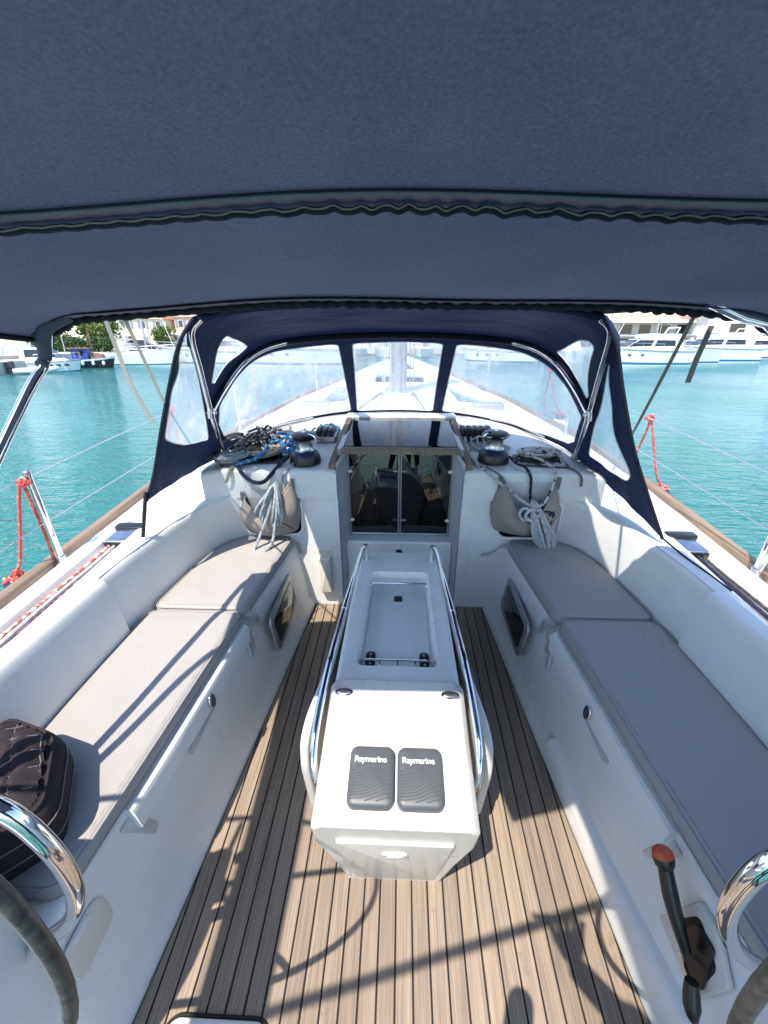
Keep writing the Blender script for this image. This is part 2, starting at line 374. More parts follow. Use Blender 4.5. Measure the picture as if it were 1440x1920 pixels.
def facing(N, lk, lo, hi):
    lw = N('ShaderNodeLayerWeight'); lw.inputs[0].default_value = .5
    pw = N('ShaderNodeMath'); pw.operation = 'POWER'; pw.inputs[1].default_value = 4; lk(lw.outputs['Facing'], pw.inputs[0])
    mr = N('ShaderNodeMapRange'); mr.inputs[3].default_value = lo; mr.inputs[4].default_value = hi; lk(pw.outputs[0], mr.inputs[0]); return mr.outputs[0]
def vinyl():
    m, nt, b, N, lk = nodes('clear_vinyl')
    tc = N('ShaderNodeTexCoord'); mp = N('ShaderNodeMapping'); mp.inputs['Scale'].default_value = (9, 5, 1.4); mp.inputs['Rotation'].default_value = (0, R(12), 0); lk(tc.outputs['Object'], mp.inputs[0])
    n = noise(N, lk, mp.outputs[0], 1.8, 6, .65)
    n2 = noise(N, lk, tc.outputs['Object'], 2.2, 4)
    r = ramp(N, lk, n.outputs['Fac'], [(.36, (.44,) * 3), (.54, (.62,) * 3), (.66, (.95,) * 3)])
    mul = N('ShaderNodeMath'); mul.operation = 'MULTIPLY'; r2 = ramp(N, lk, n2.outputs['Fac'], [(.38, (.55,) * 3), (.62, (1.0,) * 3)])
    lk(r.outputs[0], mul.inputs[0]); lk(r2.outputs[0], mul.inputs[1])
    b.inputs['Base Color'].default_value = (.82, .86, .95, 1); b.inputs['Roughness'].default_value = .12
    tl = N('ShaderNodeBsdfTranslucent'); tl.inputs[0].default_value = (.85, .89, .97, 1)
    hz = N('ShaderNodeMixShader'); hz.inputs[0].default_value = .5; lk(b.outputs[0], hz.inputs[1]); lk(tl.outputs[0], hz.inputs[2])
    tr = N('ShaderNodeBsdfTransparent'); tr.inputs[0].default_value = (.93, .95, .97, 1)
    mx = N('ShaderNodeMixShader'); lk(mul.outputs[0], mx.inputs[0]); lk(tr.outputs[0], mx.inputs[1]); lk(hz.outputs[0], mx.inputs[2])
    gl = N('ShaderNodeBsdfGlossy'); gl.inputs['Roughness'].default_value = .04
    fr = facing(N, lk, .025, .30)
    bp = N('ShaderNodeBump'); bp.inputs['Strength'].default_value = .5; bp.inputs['Distance'].default_value = .02; lk(n.outputs['Fac'], bp.inputs['Height']); lk(bp.outputs[0], gl.inputs['Normal'])
    m2 = N('ShaderNodeMixShader'); lk(fr, m2.inputs[0]); lk(mx.outputs[0], m2.inputs[1]); lk(gl.outputs[0], m2.inputs[2])
    lk(m2.outputs[0], nt.nodes['Material Output'].inputs[0]); return m
M['vinyl'] = vinyl()
def acrylic(name, tint, t=.75):
    m, nt, b, N, lk = nodes(name)
    tr = N('ShaderNodeBsdfTransparent'); tr.inputs[0].default_value = (*tint, 1)
    gl = N('ShaderNodeBsdfGlossy'); gl.inputs['Roughness'].default_value = .02; gl.inputs[0].default_value = (.95, .95, .95, 1)
    fr = facing(N, lk, .09, .6)
    mx = N('ShaderNodeMixShader'); lk(fr, mx.inputs[0]); lk(tr.outputs[0], mx.inputs[1]); lk(gl.outputs[0], mx.inputs[2])
    lk(mx.outputs[0], nt.nodes['Material Output'].inputs[0]); return m
M['smoke'] = acrylic('smoked_acrylic', (.045, .03, .026))
M['clear'] = acrylic('clear_glass', (.75, .85, .85))
M['glass_dark'] = mat('dark_glass', (.012, .015, .02), .04, var=.1, spec=.8)
def cover():
    m, nt, b, N, lk = nodes('grey_instrument_cover')
    b.inputs['Base Color'].default_value = (.075, .082, .092, 1); b.inputs['Roughness'].default_value = .45; return m
M['cover_grey'] = cover()
def water():
    m, nt, b, N, lk = nodes('harbour_water')
    tc = N('ShaderNodeTexCoord')
    n0 = noise(N, lk, tc.outputs['Object'], .05, 3)
    r = ramp(N, lk, n0.outputs['Fac'], [(.35, (.010, .118, .108)), (.65, (.022, .165, .150))]); lk(r.outputs[0], b.inputs['Base Color'])
    b.inputs['Roughness'].default_value = .05; b.inputs['IOR'].default_value = 1.33
    mp = N('ShaderNodeMapping'); mp.inputs['Scale'].default_value = (1.0, 2.3, 1); mp.inputs['Rotation'].default_value = (0, 0, R(12)); lk(tc.outputs['Object'], mp.inputs[0])
    n1 = noise(N, lk, mp.outputs[0], 1.3, 4, .55); n2 = noise(N, lk, mp.outputs[0], 5.5, 3, .55)
    a = N('ShaderNodeMath'); a.operation = 'MULTIPLY_ADD'; a.inputs[1].default_value = .3; lk(n2.outputs['Fac'], a.inputs[0]); lk(n1.outputs['Fac'], a.inputs[2])
    nw = noise(N, lk, tc.outputs['Object'], .11, 3); rw = ramp(N, lk, nw.outputs['Fac'], [(.35, (.35,) * 3), (.65, (1.0,) * 3)]); bp = N('ShaderNodeBump'); lk(rw.outputs[0], bp.inputs['Strength']); bp.inputs['Distance'].default_value = .17; lk(a.outputs[0], bp.inputs['Height']); lk(bp.outputs[0], b.inputs['Normal'])
    return m
M['water'] = water()

# ------------------------------------------------------------------ setting: water
aboard = False
wv, wf = [], []
o = obj('water', ([(-600, -300, WATER_Z), (600, -300, WATER_Z), (600, 900, WATER_Z), (-600, 900, WATER_Z)], [(0, 1, 2, 3)]), M['water'], smooth=False)
tag(o, kind='structure')
aboard = True

# ------------------------------------------------------------------ the yacht's mouldings
yacht = thing('sailing_yacht', 'white sailing yacht with teak cockpit floor, seen forward from its helm', 'yacht', (0, 1.0, 0))
lerp = lambda tab: (lambda y: float(np.interp(y, [t[0] for t in tab], [t[1] for t in tab])))
fw = lambda y: .66 - .097 * (y - .39)                                        # half width of the cockpit floor
sf = lerp([(-.6, .80), (.5, .735), (.8, .70), (1.4, .645), (2.06, .565)])    # seat front edge
hb = lerp([(-.8, 1.50), (1.0, 1.52), (2.5, 1.54), (3.5, 1.48), (5, 1.22), (6.5, .8), (8, .25), (8.6, .02)])   # half beam
def zc(x, y):                                                                # top of the coachroof
    f = min(max((y - 2.08) / .85, 0), 1); g = min(max((y - 2.06) / .5, 0), 1)
    return .865 + .115 * f - .06 * (x / .95) ** 2 * g - max(0, y - 2.93) * .055
def weld(vf):
    me = bpy.data.meshes.new('w'); me.from_pydata([tuple(map(float, p)) for p in vf[0]], [], vf[1]); bm = bmesh.new(); bm.from_mesh(me)
    bmesh.ops.remove_doubles(bm, verts=bm.verts, dist=2e-4); bm.to_mesh(me); bm.free()
    r = ([tuple(v.co) for v in me.vertices], [tuple(p.vertices) for p in me.polygons]); bpy.data.meshes.remove(me); return r

floor = obj('cockpit_floor', ([(-fw(-.6), -.6, -.004), (fw(-.6), -.6, -.004), (fw(2.05), 2.05, -.004), (-fw(2.05), 2.05, -.004)], [(0, 1, 2, 3)]), M['rubber'], yacht, smooth=False)
PITCH, GAP = .0487, .0050
for i in range(-15, 16):
    x0, x1 = i * PITCH + GAP / 2 + .006, (i + 1) * PITCH - GAP / 2 + .006
    # clip the plank strip against the tapering floor edge
    def yend(x): return min(2.046, max(-.6, .39 + (.66 - (abs(x) + .004)) / .097))
    ya, yb = yend(x0), yend(x1)
    if max(ya, yb) <= -.55: continue
    top = [(x0, -.6), (x1, -.6), (x1, max(yb, -.59)), (x0, max(ya, -.59))]
    obj('plank', slab(top, .006, .0008, lambda p: (p[0], p[1], p[2] - .006), seg=1), M['teak'], floor, smooth=False)

def seat_front(s):
    ys = np.linspace(-.6, 2.05, 40); L = []
    for y in ys:
        w, e = fw(y) + .002, sf(y) + .008
        P = [(w, -.008), (w + .004, .012), (w + .016, .034), (w + .028, .06), (w + .034, .09)]
        P += [(w + .034 + (e - w - .034) * t, .09 + .27 * t) for t in (.3, .6, .9, 1.0)]
        P += [(e + .001, .395), (e + .006, .411), (e + .018, .419), (e + .05, .42), (1.22, .42)]
        L.append([(s * x, y, z) for x, z in P])
    return rows(L)
BASE = [(1.13, -.6), (1.12, .2), (1.11, .6), (1.10, .9), (1.065, 1.4), (1.02, 1.72), (.985, 1.88), (.925, 1.99), (.85, 2.045), (.80, 2.052)]
RIM = [(1.175, -.6), (1.165, .2), (1.155, .6), (1.145, .9), (1.10, 1.4), (1.05, 1.70), (1.005, 1.86), (.935, 1.98), (.855, 2.04), (.80, 2.05)]
BC, RC = cr(BASE, 90), cr(RIM, 90)
def backrest(s, i0, i1, off, top=.72):
    L = []
    for z, t in ((.41, 0), (.43, .01), (.46, .05), (.55, .3), (.62, .58), (.67, .8), (.695, .92)):
        L.append([(s * (BC[i][0] * (1 - t) + RC[i][0] * t - off), BC[i][1] * (1 - t) + RC[i][1] * t, z) for i in range(i0, i1)])
    nrm = []
    for i in range(i0, i1):
        a, b = RC[max(i - 1, 0)], RC[min(i + 1, len(RC) - 1)]; d = (b - a) / np.linalg.norm(b - a); nrm.append((d[1], -d[0]))
    for dx, z in ((.002, top - .014), (.008, top - .005), (.02, top), (.06, top)):
        L.append([(s * (RC[i][0] + n[0] * dx - off), RC[i][1] + n[1] * dx, z) for i, n in zip(range(i0, i1), nrm)])
    # close both ends
    for e in (0, -1): pass
    vf = rows(L); n = i1 - i0; m = len(L)
    F = list(vf[1]) + [tuple(r * n for r in range(m)), tuple(r * n + n - 1 for r in range(m))[::-1]]
    return vf[0], F
split = int(np.argmin(abs(BC[:, 1] - 1.30)))
def deck_side(s):
    inner = lerp([(-.6, 1.19), (.2, 1.18), (.6, 1.17), (.9, 1.155), (1.4, 1.11), (1.7, 1.06), (1.86, 1.015), (1.98, .945), (2.05, .86), (2.2, .8), (5, .5), (8.6, 0)])
    ys = list(np.linspace(-.6, 2.2, 60)) + list(np.linspace(2.3, 8.6, 40)); L = []
    for y in ys:
        k = 1 - min(max((y - 1.75) / .7, 0), 1); k = k * k * (3 - 2 * k); b = hb(y); i = min(inner(y), b - .005); q = b / 1.52
        prof = [(i, .72), (max(i, 1.19 * q), .708), (max(i, 1.205 * q), .70), (max(i, 1.212 * q), .668), (max(i, 1.292 * q), .668), (max(i, 1.30 * q), .694), (max(i, 1.315 * q), .70),
                (max(i, 1.385 * q), .682), (max(i, 1.40 * q), .67), (max(i, 1.42 * q), .63), (max(i, 1.44 * q), .622), (max(i, b - .05), .62), (b - .002, .62), (b, .60), (b * .985, .2), (b * .96, -.5), (b * .85, -1.2)]
        L.append([(s * x, y, z if x >= b - .06 else .625 + (z - .625) * k + (.02 * (1 - k) * (1 - x / b))) for x, z in prof])
    return rows(L)
for s, nm in ((-1, 'port'), (1, 'starboard')):
    obj('seat_base', seat_front(s), M['gelcoat'], yacht)
    obj('backrest', backrest(s, 0, split, .022), M['gelcoat'], yacht)
    obj('backrest', backrest(s, split - 1, 90, 0), M['gelcoat'], yacht)
    obj('side_deck', deck_side(s), M['gelcoat'], yacht)
    # teak toe rail along the deck edge
    L = []
    for y in list(np.linspace(-.6, 3.2, 40)) + list(np.linspace(3.4, 8.5, 40)):
        b = hb(y); L.append([(s * (b + a), y, z) for a, z in ((-.046, .622), (-.043, .648), (-.036, .654), (-.002, .652), (.007, .645), (.007, .612))])
    obj('toe_rail', rows(L), M['wood_trim'], yacht)
    # locker lid lip along the seat front, with its latch and grey pieces coloured as groove shade at both ends
    ya, yb = .64, 1.375
    L = []
    for y in np.linspace(ya, yb, 14):
        e = sf(y) - .022
        L.append([(s * x, y, z) for x, z in ((e + .045, .340), (e + .003, .341), (e, .345), (e + .006, .405), (e + .011, .4165), (e + .022, .4225), (e + .07, .423))])
    vf = rows(L); m = 7; n = 14
    lid = obj('locker_lid', (vf[0], list(vf[1]) + [tuple(range(m)), tuple((n - 1) * m + k for k in range(m))[::-1]]), M['gelcoat'], yacht, angle=28)
    obj('lid_joint', tube([(s * (sf(y) + .012 - .0003), y, .302) for y in np.linspace(ya - .02, yb + .02, 10)], .0022, 5), M['grey_panel'], lid)
    yl = 1.03; x = sf(yl) - .022
    fr = frame((s * x, yl, .375), (0, 1, 0), (s * .15, 0, 1)) if s < 0 else frame((s * x, yl, .375), (0, -1, 0), (.15, 0, 1))
    lt = obj('latch', slab(ell(.02, .028, 24), .006, .003, fr), M['chrome'], lid)
    obj('hand_recess_shade', slab([(-.15, -.042), (.12, -.042), (.14, -.03), (.14, -.014), (-.15, -.014)], .004, .001, lambda p, fr=fr: fr((p[0], p[1] - .03, p[2] - .030))), M['grey_panel'], lid)  # flat grey slab, coloured as the shadow inside a hand recess
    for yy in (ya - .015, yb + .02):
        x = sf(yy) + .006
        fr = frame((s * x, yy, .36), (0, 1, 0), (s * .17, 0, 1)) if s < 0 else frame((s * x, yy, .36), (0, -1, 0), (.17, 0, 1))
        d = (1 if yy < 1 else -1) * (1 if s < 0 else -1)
        obj('groove_shade', slab(rpoly([(-.022, .03), (.022, .03), (.022 + d * .05, -.10), (-.005 + d * .05, -.115)], .012), .010, .003, fr), M['grey_panel'], lid)  # raised piece; its grey stands for the shade in a drain recess
    # cabin portlight low in the seat front
    yl = 1.70; x = (fw(yl) + sf(yl)) / 2 + .012
    up = np.array((s * .13, 0, 1.)); fr = frame((s * x, yl, .235), (0, 1, 0), up) if s < 0 else frame((s * x, yl, .235), (0, -1, 0), up)
    pl = obj('portlight', slab(rrect(.40, .20, .038, 6), .012, .006, fr), M['alu'], yacht)
    obj('pane', slab(rrect(.335, .135, .026, 6), .0145, .001, fr), M['glass_dark'], pl)
# a moulded foot brace by the floor on the engine-control side
L = []
for y in np.linspace(.33, 1.13, 20):
    w = fw(y) + .004; g = .065 if y < 1.05 else .045; h = .10 + .05 * max(0, (.75 - y) / .4)
    L.append([(x, y, z) for x, z in ((w - .002, -.006), (w + .002, h * .5), (w + .008, h - .015), (w + .022, h), (w + .09, h + .012))])
vf = rows(L)
obj('foot_brace', (vf[0], list(vf[1]) + [tuple(range(5)), tuple(19 * 5 + k for k in range(5))[::-1]]), M['gelcoat'], yacht)

# cockpit bulkhead either side of the companionway, with the rope locker openings
for s in (-1, 1):
    hole = rrect(.31, .215, .05, 6, .69, .592)
    P = [(.33, -.01), (.62, -.01), (.62, .42), (.865, .42), (.865, .715), (.33, .715)]
    bk = obj('bulkhead', panel(lambda u, v: (s * u, 2.05, v), dens(P, .04), [hole], .04), M['gelcoat'], yacht)
    rim = [(s * x, 2.044, z) for x, z in rrect(.322, .227, .055, 6, .69, .592)]
    obj('opening_rim', tube(rim, .0085, 8, closed=True), M['white_plastic'], bk)
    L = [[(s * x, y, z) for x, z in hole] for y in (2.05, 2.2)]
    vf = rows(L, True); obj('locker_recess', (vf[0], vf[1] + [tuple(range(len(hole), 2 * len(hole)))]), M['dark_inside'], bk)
    # returns of the companionway
    obj('companionway_side', ([(s * .33, 2.05, -.01), (s * .288, 2.21, -.01), (s * .288, 2.21, .93), (s * .33, 2.05, .90)], [(0, 1, 2, 3)]), M['gelcoat'], yacht, smooth=False)
    obj('companionway_side_panel', ([(s * .324, 2.056, .02), (s * .291, 2.18, .02), (s * .291, 2.18, .91), (s * .324, 2.056, .86)], [(0, 1, 2, 3)]), M['grey_panel'], yacht, smooth=False)
obj('companionway_sill', join(box(-.305, .305, 2.115, 2.25, -.01, .40)), M['gelcoat'], yacht, bevel=.012)
obj('sill_vent', slab(rrect(.034, .03, .006), .006, .001, frame((0, 2.116, .335), (1, 0, 0), (0, 0, 1))), M['black'], yacht)
# coachroof shell with the companionway notch
half = [(.33, 2.035), (.80, 2.035), (.90, 2.03), (.965, 2.00), (1.005, 1.965), (1.03, 2.02), (1.035, 2.2), (1.01, 2.5), (.96, 2.9), (.88, 3.5), (.70, 4.6), (.40, 5.6)]
out = [(.33, 2.035)] + rpoly(half + [(0, 6.0)], .05, 3)[5:-5] if False else None
ring = dens(half, .04, False) + [(0, 6.0)] + mir(dens(half, .04, False))[::-1] + [(-.33, 2.74), (.33, 2.74)]
ring = [tuple(p) for p in ring]
if area(ring) < 0: ring = ring[::-1]
rr_ = .022; L = [[(x, y, .705) for x, y in ring]]
for k in range(4):
    t = math.pi / 2 * k / 3; q = inset(ring, rr_ * (1 - math.cos(t))); L.append([(x, y, zc(x, y) - rr_ + rr_ * math.sin(t)) for x, y in q])
top = inset(ring, rr_)
obj('coachroof', weld(join(rows(L, True), panel(lambda u, v: (u, v, zc(u, v)), top, (), .06))[:2]), M['gelcoat'], yacht, angle=60)
# sliding hatch: wooden runners, smoked pane, aft handle beam
hatch = obj('sliding_hatch', slab(rrect(.60, .50, .02), .010, .003, frame((0, 2.43, .952), (1, 0, 0), (0, 1, .055))), M['smoke'], yacht)
obj('handle_beam', slab(rrect(.625, .034, .006), .03, .006, frame((0, 2.148, .921), (1, 0, 0), (0, 1, .05))), M['wood_trim'], hatch)
obj('fore_frame', slab(rrect(.70, .09, .02), .035, .01, frame((0, 2.735, .95), (1, 0, 0), (0, 1, .05))), M['gelcoat'], hatch)
for s in (-1, 1):
    V = []
    for y, z, x in ((2.055, .872, .352), (2.74, .958, .326)):
        V += [(s * (x + a), y, z + b) for a, b in ((-.018, -.02), (.018, -.02), (.018, .022), (-.018, .022))]
    obj('runner', (V, [(0, 1, 2, 3), (4, 7, 6, 5), (0, 4, 5, 1), (1, 5, 6, 2), (2, 6, 7, 3), (3, 7, 4, 0)]), M['wood_trim'], hatch, smooth=False, bevel=.005)
    obj('hatch_side', box(min(s * .308, s * .335), max(s * .308, s * .335), 2.16, 2.72, .86, .94), M['alu'], hatch, smooth=False)
# companionway doors
for s in (-1, 1):
    x0, x1 = (.004, .282); P = [(s * x0, .408), (s * x1, .408), (s * (x1 + .004), .905), (s * x0, .905)]
    d = obj('door', slab(rpoly(P, .02), .008, .002, frame((0, 2.205, 0), (1, 0, 0), (0, 0, 1))), M['smoke'], yacht)
    loop = [(s * a, 2.20, b) for a, b in rrect(.262, .475, .05, 6, .148, .655)]
    obj('door_edge', join(tube([(s * x1, 2.198, .41), (s * (x1 + .004), 2.198, .903)], .005, 6), tube([(s * .006, 2.198, .41), (s * .006, 2.198, .903)], .0045, 6), tube([(s * x0, 2.198, .409), (s * x1, 2.198, .409)], .006, 6)), M['alu'], d)
    for z in (.50, .80): obj('clip', slab(rrect(.030, .012, .004), .006, .002, frame((s * .024, 2.203, z), (1, 0, 0), (0, 0, 1))), M['white_plastic'], d)
    for z in (.50, .80): obj('hinge', slab(ell(.014, .010, 16), .012, .004, frame((s * .276, 2.203, z), (1, 0, 0), (0, 0, 1))), M['white_plastic'], d)
V, F = box(-.62, .62, 2.26, 4.2, -.9, .86)
obj('cabin', (V, F), M['cabin_wood'], yacht, smooth=False)
obj('cabin_steps', join(box(-.24, .24, 2.3, 2.5, -.12, -.08), box(-.24, .24, 2.42, 2.62, -.36, -.32), box(-.2, -.16, 2.3, 2.62, -.6, -.08), box(.16, .2, 2.3, 2.62, -.6, -.08)), M['cabin_wood'], yacht, smooth=False)
# mast with its lines, vang foot and foredeck gear seen through the windows
mast = obj('mast', slab(ell(.075, .105, 28), 9.0, 0, lambda p: (p[0] - .03, p[1] + 3.75, p[2] + .84)), M['alu'], yacht)
obj('mast_collar', lathe([(.15, 0), (.15, .02), (.12, .035), (.11, .06)], (-.03, 3.75, .9)), M['steel'], mast)
for i, (dx, dy) in enumerate(((-.11, -.06), (-.13, .02), (.1, -.05), (.13, .03), (-.06, -.12), (.05, -.12))):
    obj('halyard', tube([(-.03 + dx, 3.75 + dy, .95), (-.03 + dx * .9, 3.75 + dy * .9, 7)], .006, 6), [M['r_white'], M['r_pale'], M['r_grey']][i % 3], mast)
for i in range(10):
    x = -.42 + .09 * i; x += .03 if x > -.05 else -.03
    obj('deck_line', tube([(-.03 + .12 * (1 if x > 0 else -1), 3.66, zc(.1, 3.66) + .012), (x * .9, 3.15, zc(x, 3.15) + .012), (x * 1.05, 2.90, zc(x, 2.9) + .012)], .006, 6, 20), M[('r_pale', 'r_white', 'r_charcoal', 'r_pale')[i % 4]], yacht)
for s in (-1, 1):
    obj('deck_organiser', slab(rrect(.22, .10, .02), .04, .01, frame((s * .62, 3.1, zc(.62, 3.1)), (1, 0, 0), (0, 1, 0))), M['alu'], yacht)
    obj('coachroof_window', slab(rrect(.18, .9, .05), .008, .003, frame((s * .52, 3.75, zc(.52, 3.75) + .0), (1, 0, -s * .07), (0, 1, -.055))), M['glass_dark'], yacht)
obj('fore_hatch', slab(rrect(.5, .5, .06), .04, .015, frame((-.02, 4.7, zc(0, 4.7)), (1, 0, 0), (0, 1, -.055))), M['glass_dark'], yacht)
# splash rail that carries the foot of the dodger
SR = [(1.0, 2.30, .872), (.975, 2.43, .877), (.875, 2.615, .89), (.71, 2.755, .92), (.51, 2.835, .945), (.3, 2.865, .963), (0, 2.875, .972)]
obj('splash_rail', tube(mir(SR) + SR[::-1][1:], .012, 8, 80), M['gelcoat'], yacht)
for s in (-1, 1):
    obj('coachroof_handrail', tube([(s * .86, 2.52, .93 if s < 0 else .905), (s * .72, 2.70, .935), (s * .58, 2.775, .95)], .006, 8, 16), M['grey_panel'], yacht)

# ------------------------------------------------------------------ cockpit table and instrument console
con = thing('cockpit_console', 'white moulded cockpit table console with chrome rails and instrument pod on teak floor', 'console', (0, 1.1, 0))
def ring_(wt, wb, zt, yt, yb, ch=.03, n=0):
    pts = [(-wb, 0), (-wb - (wt - wb) * .45, zt * .38), (-wt, zt * .72), (-wt, zt - ch), (-wt + ch * .8, zt), (wt - ch * .8, zt), (wt, zt - ch), (wt, zt * .72), (wb + (wt - wb) * .45, zt * .38), (wb, 0)]
    return [(x, yt + (1 - z / zt) * (yb - yt), z) for x, z in pts]
# instrument pod: the aft end, its top sloping towards the helm
rings = [ring_(.206, .150, .540, .562, .690), ring_(.205, .152, .572, .76, .80), ring_(.206, .145, .600, .925, .93), ring_(.206, .145, .600, .95, .95)]
vf = rows([r + [r[0]] for r in rings]); n = 11
V = vf[0]; F = list(vf[1]) + [tuple(range(10)), tuple(3 * n + k for k in range(10))[::-1]]
pod = obj('instrument_pod', (V, F), M['gelcoat_cream'], con, bevel=.012)
# forward body with the sunken tray
rings = [ring_(.200, .14, .566, .949, .949, .02), ring_(.195, .135, .570, 1.30, 1.30, .02), ring_(.182, .12, .575, 1.64, 1.62, .02), ring_(.165, .11, .575, 1.72, 1.68, .02)]
V = [p for r in rings for p in r]; F = []
for i in range(3):
    for k in range(10):
        if k == 4: continue                      # the top is the tray frame below
        F.append((i * 10 + k, i * 10 + (k + 1) % 10, (i + 1) * 10 + (k + 1) % 10, (i + 1) * 10 + k))
F += [tuple(range(10)), tuple(30 + k for k in range(10))[::-1]]
body = obj('table_body', (V, F), M['gelcoat'], con, bevel=.006)
topz = lerp([(.94, .566), (1.3, .570), (1.64, .575), (1.8, .575)])
th = lerp([(.94, .184), (1.30, .179), (1.64, .166), (1.72, .149)])
hole = rpoly([(-.140, 1.03), (.140, 1.03), (.128, 1.565), (-.128, 1.565)], .03, 5)
outl = [(-th(y), y) for y in np.linspace(.951, 1.72, 10)][::-1] + [(th(y), y) for y in np.linspace(.951, 1.72, 10)]
obj('table_top', panel(lambda u, v: (u, v, topz(v)), outl, [hole], .05), M['gelcoat'], con)
h2 = inset(hole if area(hole) > 0 else hole[::-1], .012)
vf = rows([[(x, y, topz(y)) for x, y in (hole if area(hole) > 0 else hole[::-1])], [(x, y, topz(y) - .004) for x, y in inset(hole if area(hole) > 0 else hole[::-1], .003)], [(x, y, .515) for x, y in h2]], True); n = len(hole)
tray = obj('tray', (vf[0], vf[1] + [tuple(2 * n + k for k in range(n))]), M['gelcoat'], con)
lidp = [(-.118, 1.06), (.118, 1.06), (.11, 1.485), (-.11, 1.485)]
obj('tray_lid', slab(rpoly(lidp, .012), .006, .002, lambda p: (p[0], p[1], p[2] + .5152)), M['nonskid'], tray)
obj('tray_latch', join(slab(rrect(.034, .034, .005), .004, .001, lambda p: (p[0], p[1] + 1.44, p[2] + .521)), slab(ell(.010, .010, 16), .009, .003, lambda p: (p[0], p[1] + 1.442, p[2] + .521))), M['black'], tray)
for s in (-1, 1):
    h = obj('hinge', slab(rrect(.034, .074, .017, 7), .005, .002, lambda p: (p[0] + s * .094, p[1] + 1.10, p[2] + .5215)), M['black'], tray)
    for q in (-.022, 0, .022): obj('screw', slab(ell(.0045, .0045, 10), .0065, .001, lambda p: (p[0] + s * .094, p[1] + 1.10 + q, p[2] + .5215)), M['chrome'], h)
for yy, d, ns in ((1.085, -1, 3), (1.50, 1, 3)):
    fr_ = obj('fiddle_rail', tube([(-.122, yy, .518), (-.122, yy, .542), (-.116, yy + d * .010, .549), (-.10, yy + d * .012, .55), (.10, yy + d * .012, .55), (.116, yy + d * .010, .549), (.122, yy, .542), (.122, yy, .518)], .0035, 8, 50), M['chrome'], con)
    for x in (-.06, 0, .06): obj('fiddle_post', tube([(x, yy + d * .012, .55), (x, yy + d * .035, .548), (x, yy + d * .04, .52)], .003, 6, 10), M['chrome'], fr_)
# chrome hand rails down both sides
for s in (-1, 1):
    P = [(s * .150, 1.655, .555), (s * .150, 1.665, .63), (s * .156, 1.65, .648), (s * .166, 1.60, .648), (s * .190, 1.30, .642), (s * .201, 1.14, .637), (s * .213, .98, .626), (s * .222, .82, .596), (s * .224, .735, .555), (s * .215, .70, .50), (s * .19, .695, .46)]
    rl = obj('hand_rail', tube(P, .0115, 12, 90), M['chrome'], con)
    obj('rail_joint', tube([(s * .1925, 1.27, .6415), (s * .1955, 1.22, .640)], .0132, 12), M['chrome'], rl)
# folded table leaves
for s in (-1, 1):
    lx = lerp([(.78, .285), (1.04, .243), (1.7, .205)])
    P = [(.785, .40), (.80, .50), (.86, .535), (1.02, .54), (1.68, .53), (1.68, .14), (.90, .10), (.815, .13)]
    P = rpoly(P, .03, 4); a = [(s * lx(y), y, z) for y, z in P]; b = [(s * (lx(y) - .026), y, z) for y, z in P]; n = len(P)
    lf = obj('table_leaf', (a + b, [tuple(range(n)), tuple(range(n, 2 * n))[::-1]] + [(k, (k + 1) % n, n + (k + 1) % n, n + k) for k in range(n)]), M['gelcoat_cream'], con, bevel=.007)
# aft face: locker door with an oval badge, speakers / lamps on the pod
ax = np.array((0, .133, -.54)); ax = ax / np.linalg.norm(ax)
fa = frame((0, .572 + .30 * .128 / .52 - .004 * 1, .22), (1, 0, 0), -ax)
fa = frame((0, .562 + .133 * (1 - .20 / .54) + .003, .20), (1, 0, 0), -ax)
obj('door_gap', tube([fa((x, y, .001)) for x, y in dens(rpoly([(-.153, .249), (.153, .249), (.125, -.168), (-.125, -.168)], .012), .03)], .004, 6, closed=True), M['grey_panel'], con)
dr = obj('locker_door', slab(rpoly([(-.150, .245), (.150, .245), (.122, -.165), (-.122, -.165)], .012), .012, .005, fa), M['gelcoat_cream'], con)
bd = obj('oval_badge', slab(ell(.034, .021, 28), .005, .002, lambda p: fa((p[0], p[1] + .155, p[2] + .0118))), M['beige_plastic'], dr)
obj('badge_emblem', join(tube([fa((-.018, .153, .0175)), fa((-.006, .149, .0175)), fa((.01, .150, .0175)), fa((.02, .155, .0175))], .0016, 6, 14), tube([fa((-.010, .164, .0175)), fa((-.005, .156, .0175)), fa((.004, .161, .0175)), fa((.01, .166, .0175))], .0013, 6, 12), tube([fa((x * .027, .155 + z * .0155, .0172)) for x, z in ell(1, 1, 24)], .0009, 6, closed=True)), M['grey_panel'], bd)
ptop = lambda x, y, h: (x, y, float(np.interp(y, [.562, .76, .925], [.540, .572, .600])) + h)
for s in (-1, 1):
    lm = obj('pod_lamp', slab(ell(.028, .013, 24), .006, .003, lambda p: ptop(p[0] + s * .158, p[1] + .895, p[2])), M['chrome'], con)
    obj('lens', slab(ell(.021, .008, 20), .0075, .001, lambda p: ptop(p[0] + s * .158, p[1] + .894, p[2])), M['steel'], lm)
obj('display_recess', join(slab(rpoly([(-.146, .578), (.146, .578), (.144, .753), (-.144, .753)], .03, 5), .0035, .0015, lambda p: ptop(*p))), M['gelcoat'], con)
obj('display_rim', tube([ptop(x, y, .003) for x, y in dens(rpoly([(-.140, .582), (.140, .582), (.138, .748), (-.138, .748)], .03, 5), .02)], .006, 8, closed=True), M['gelcoat_cream'], con)
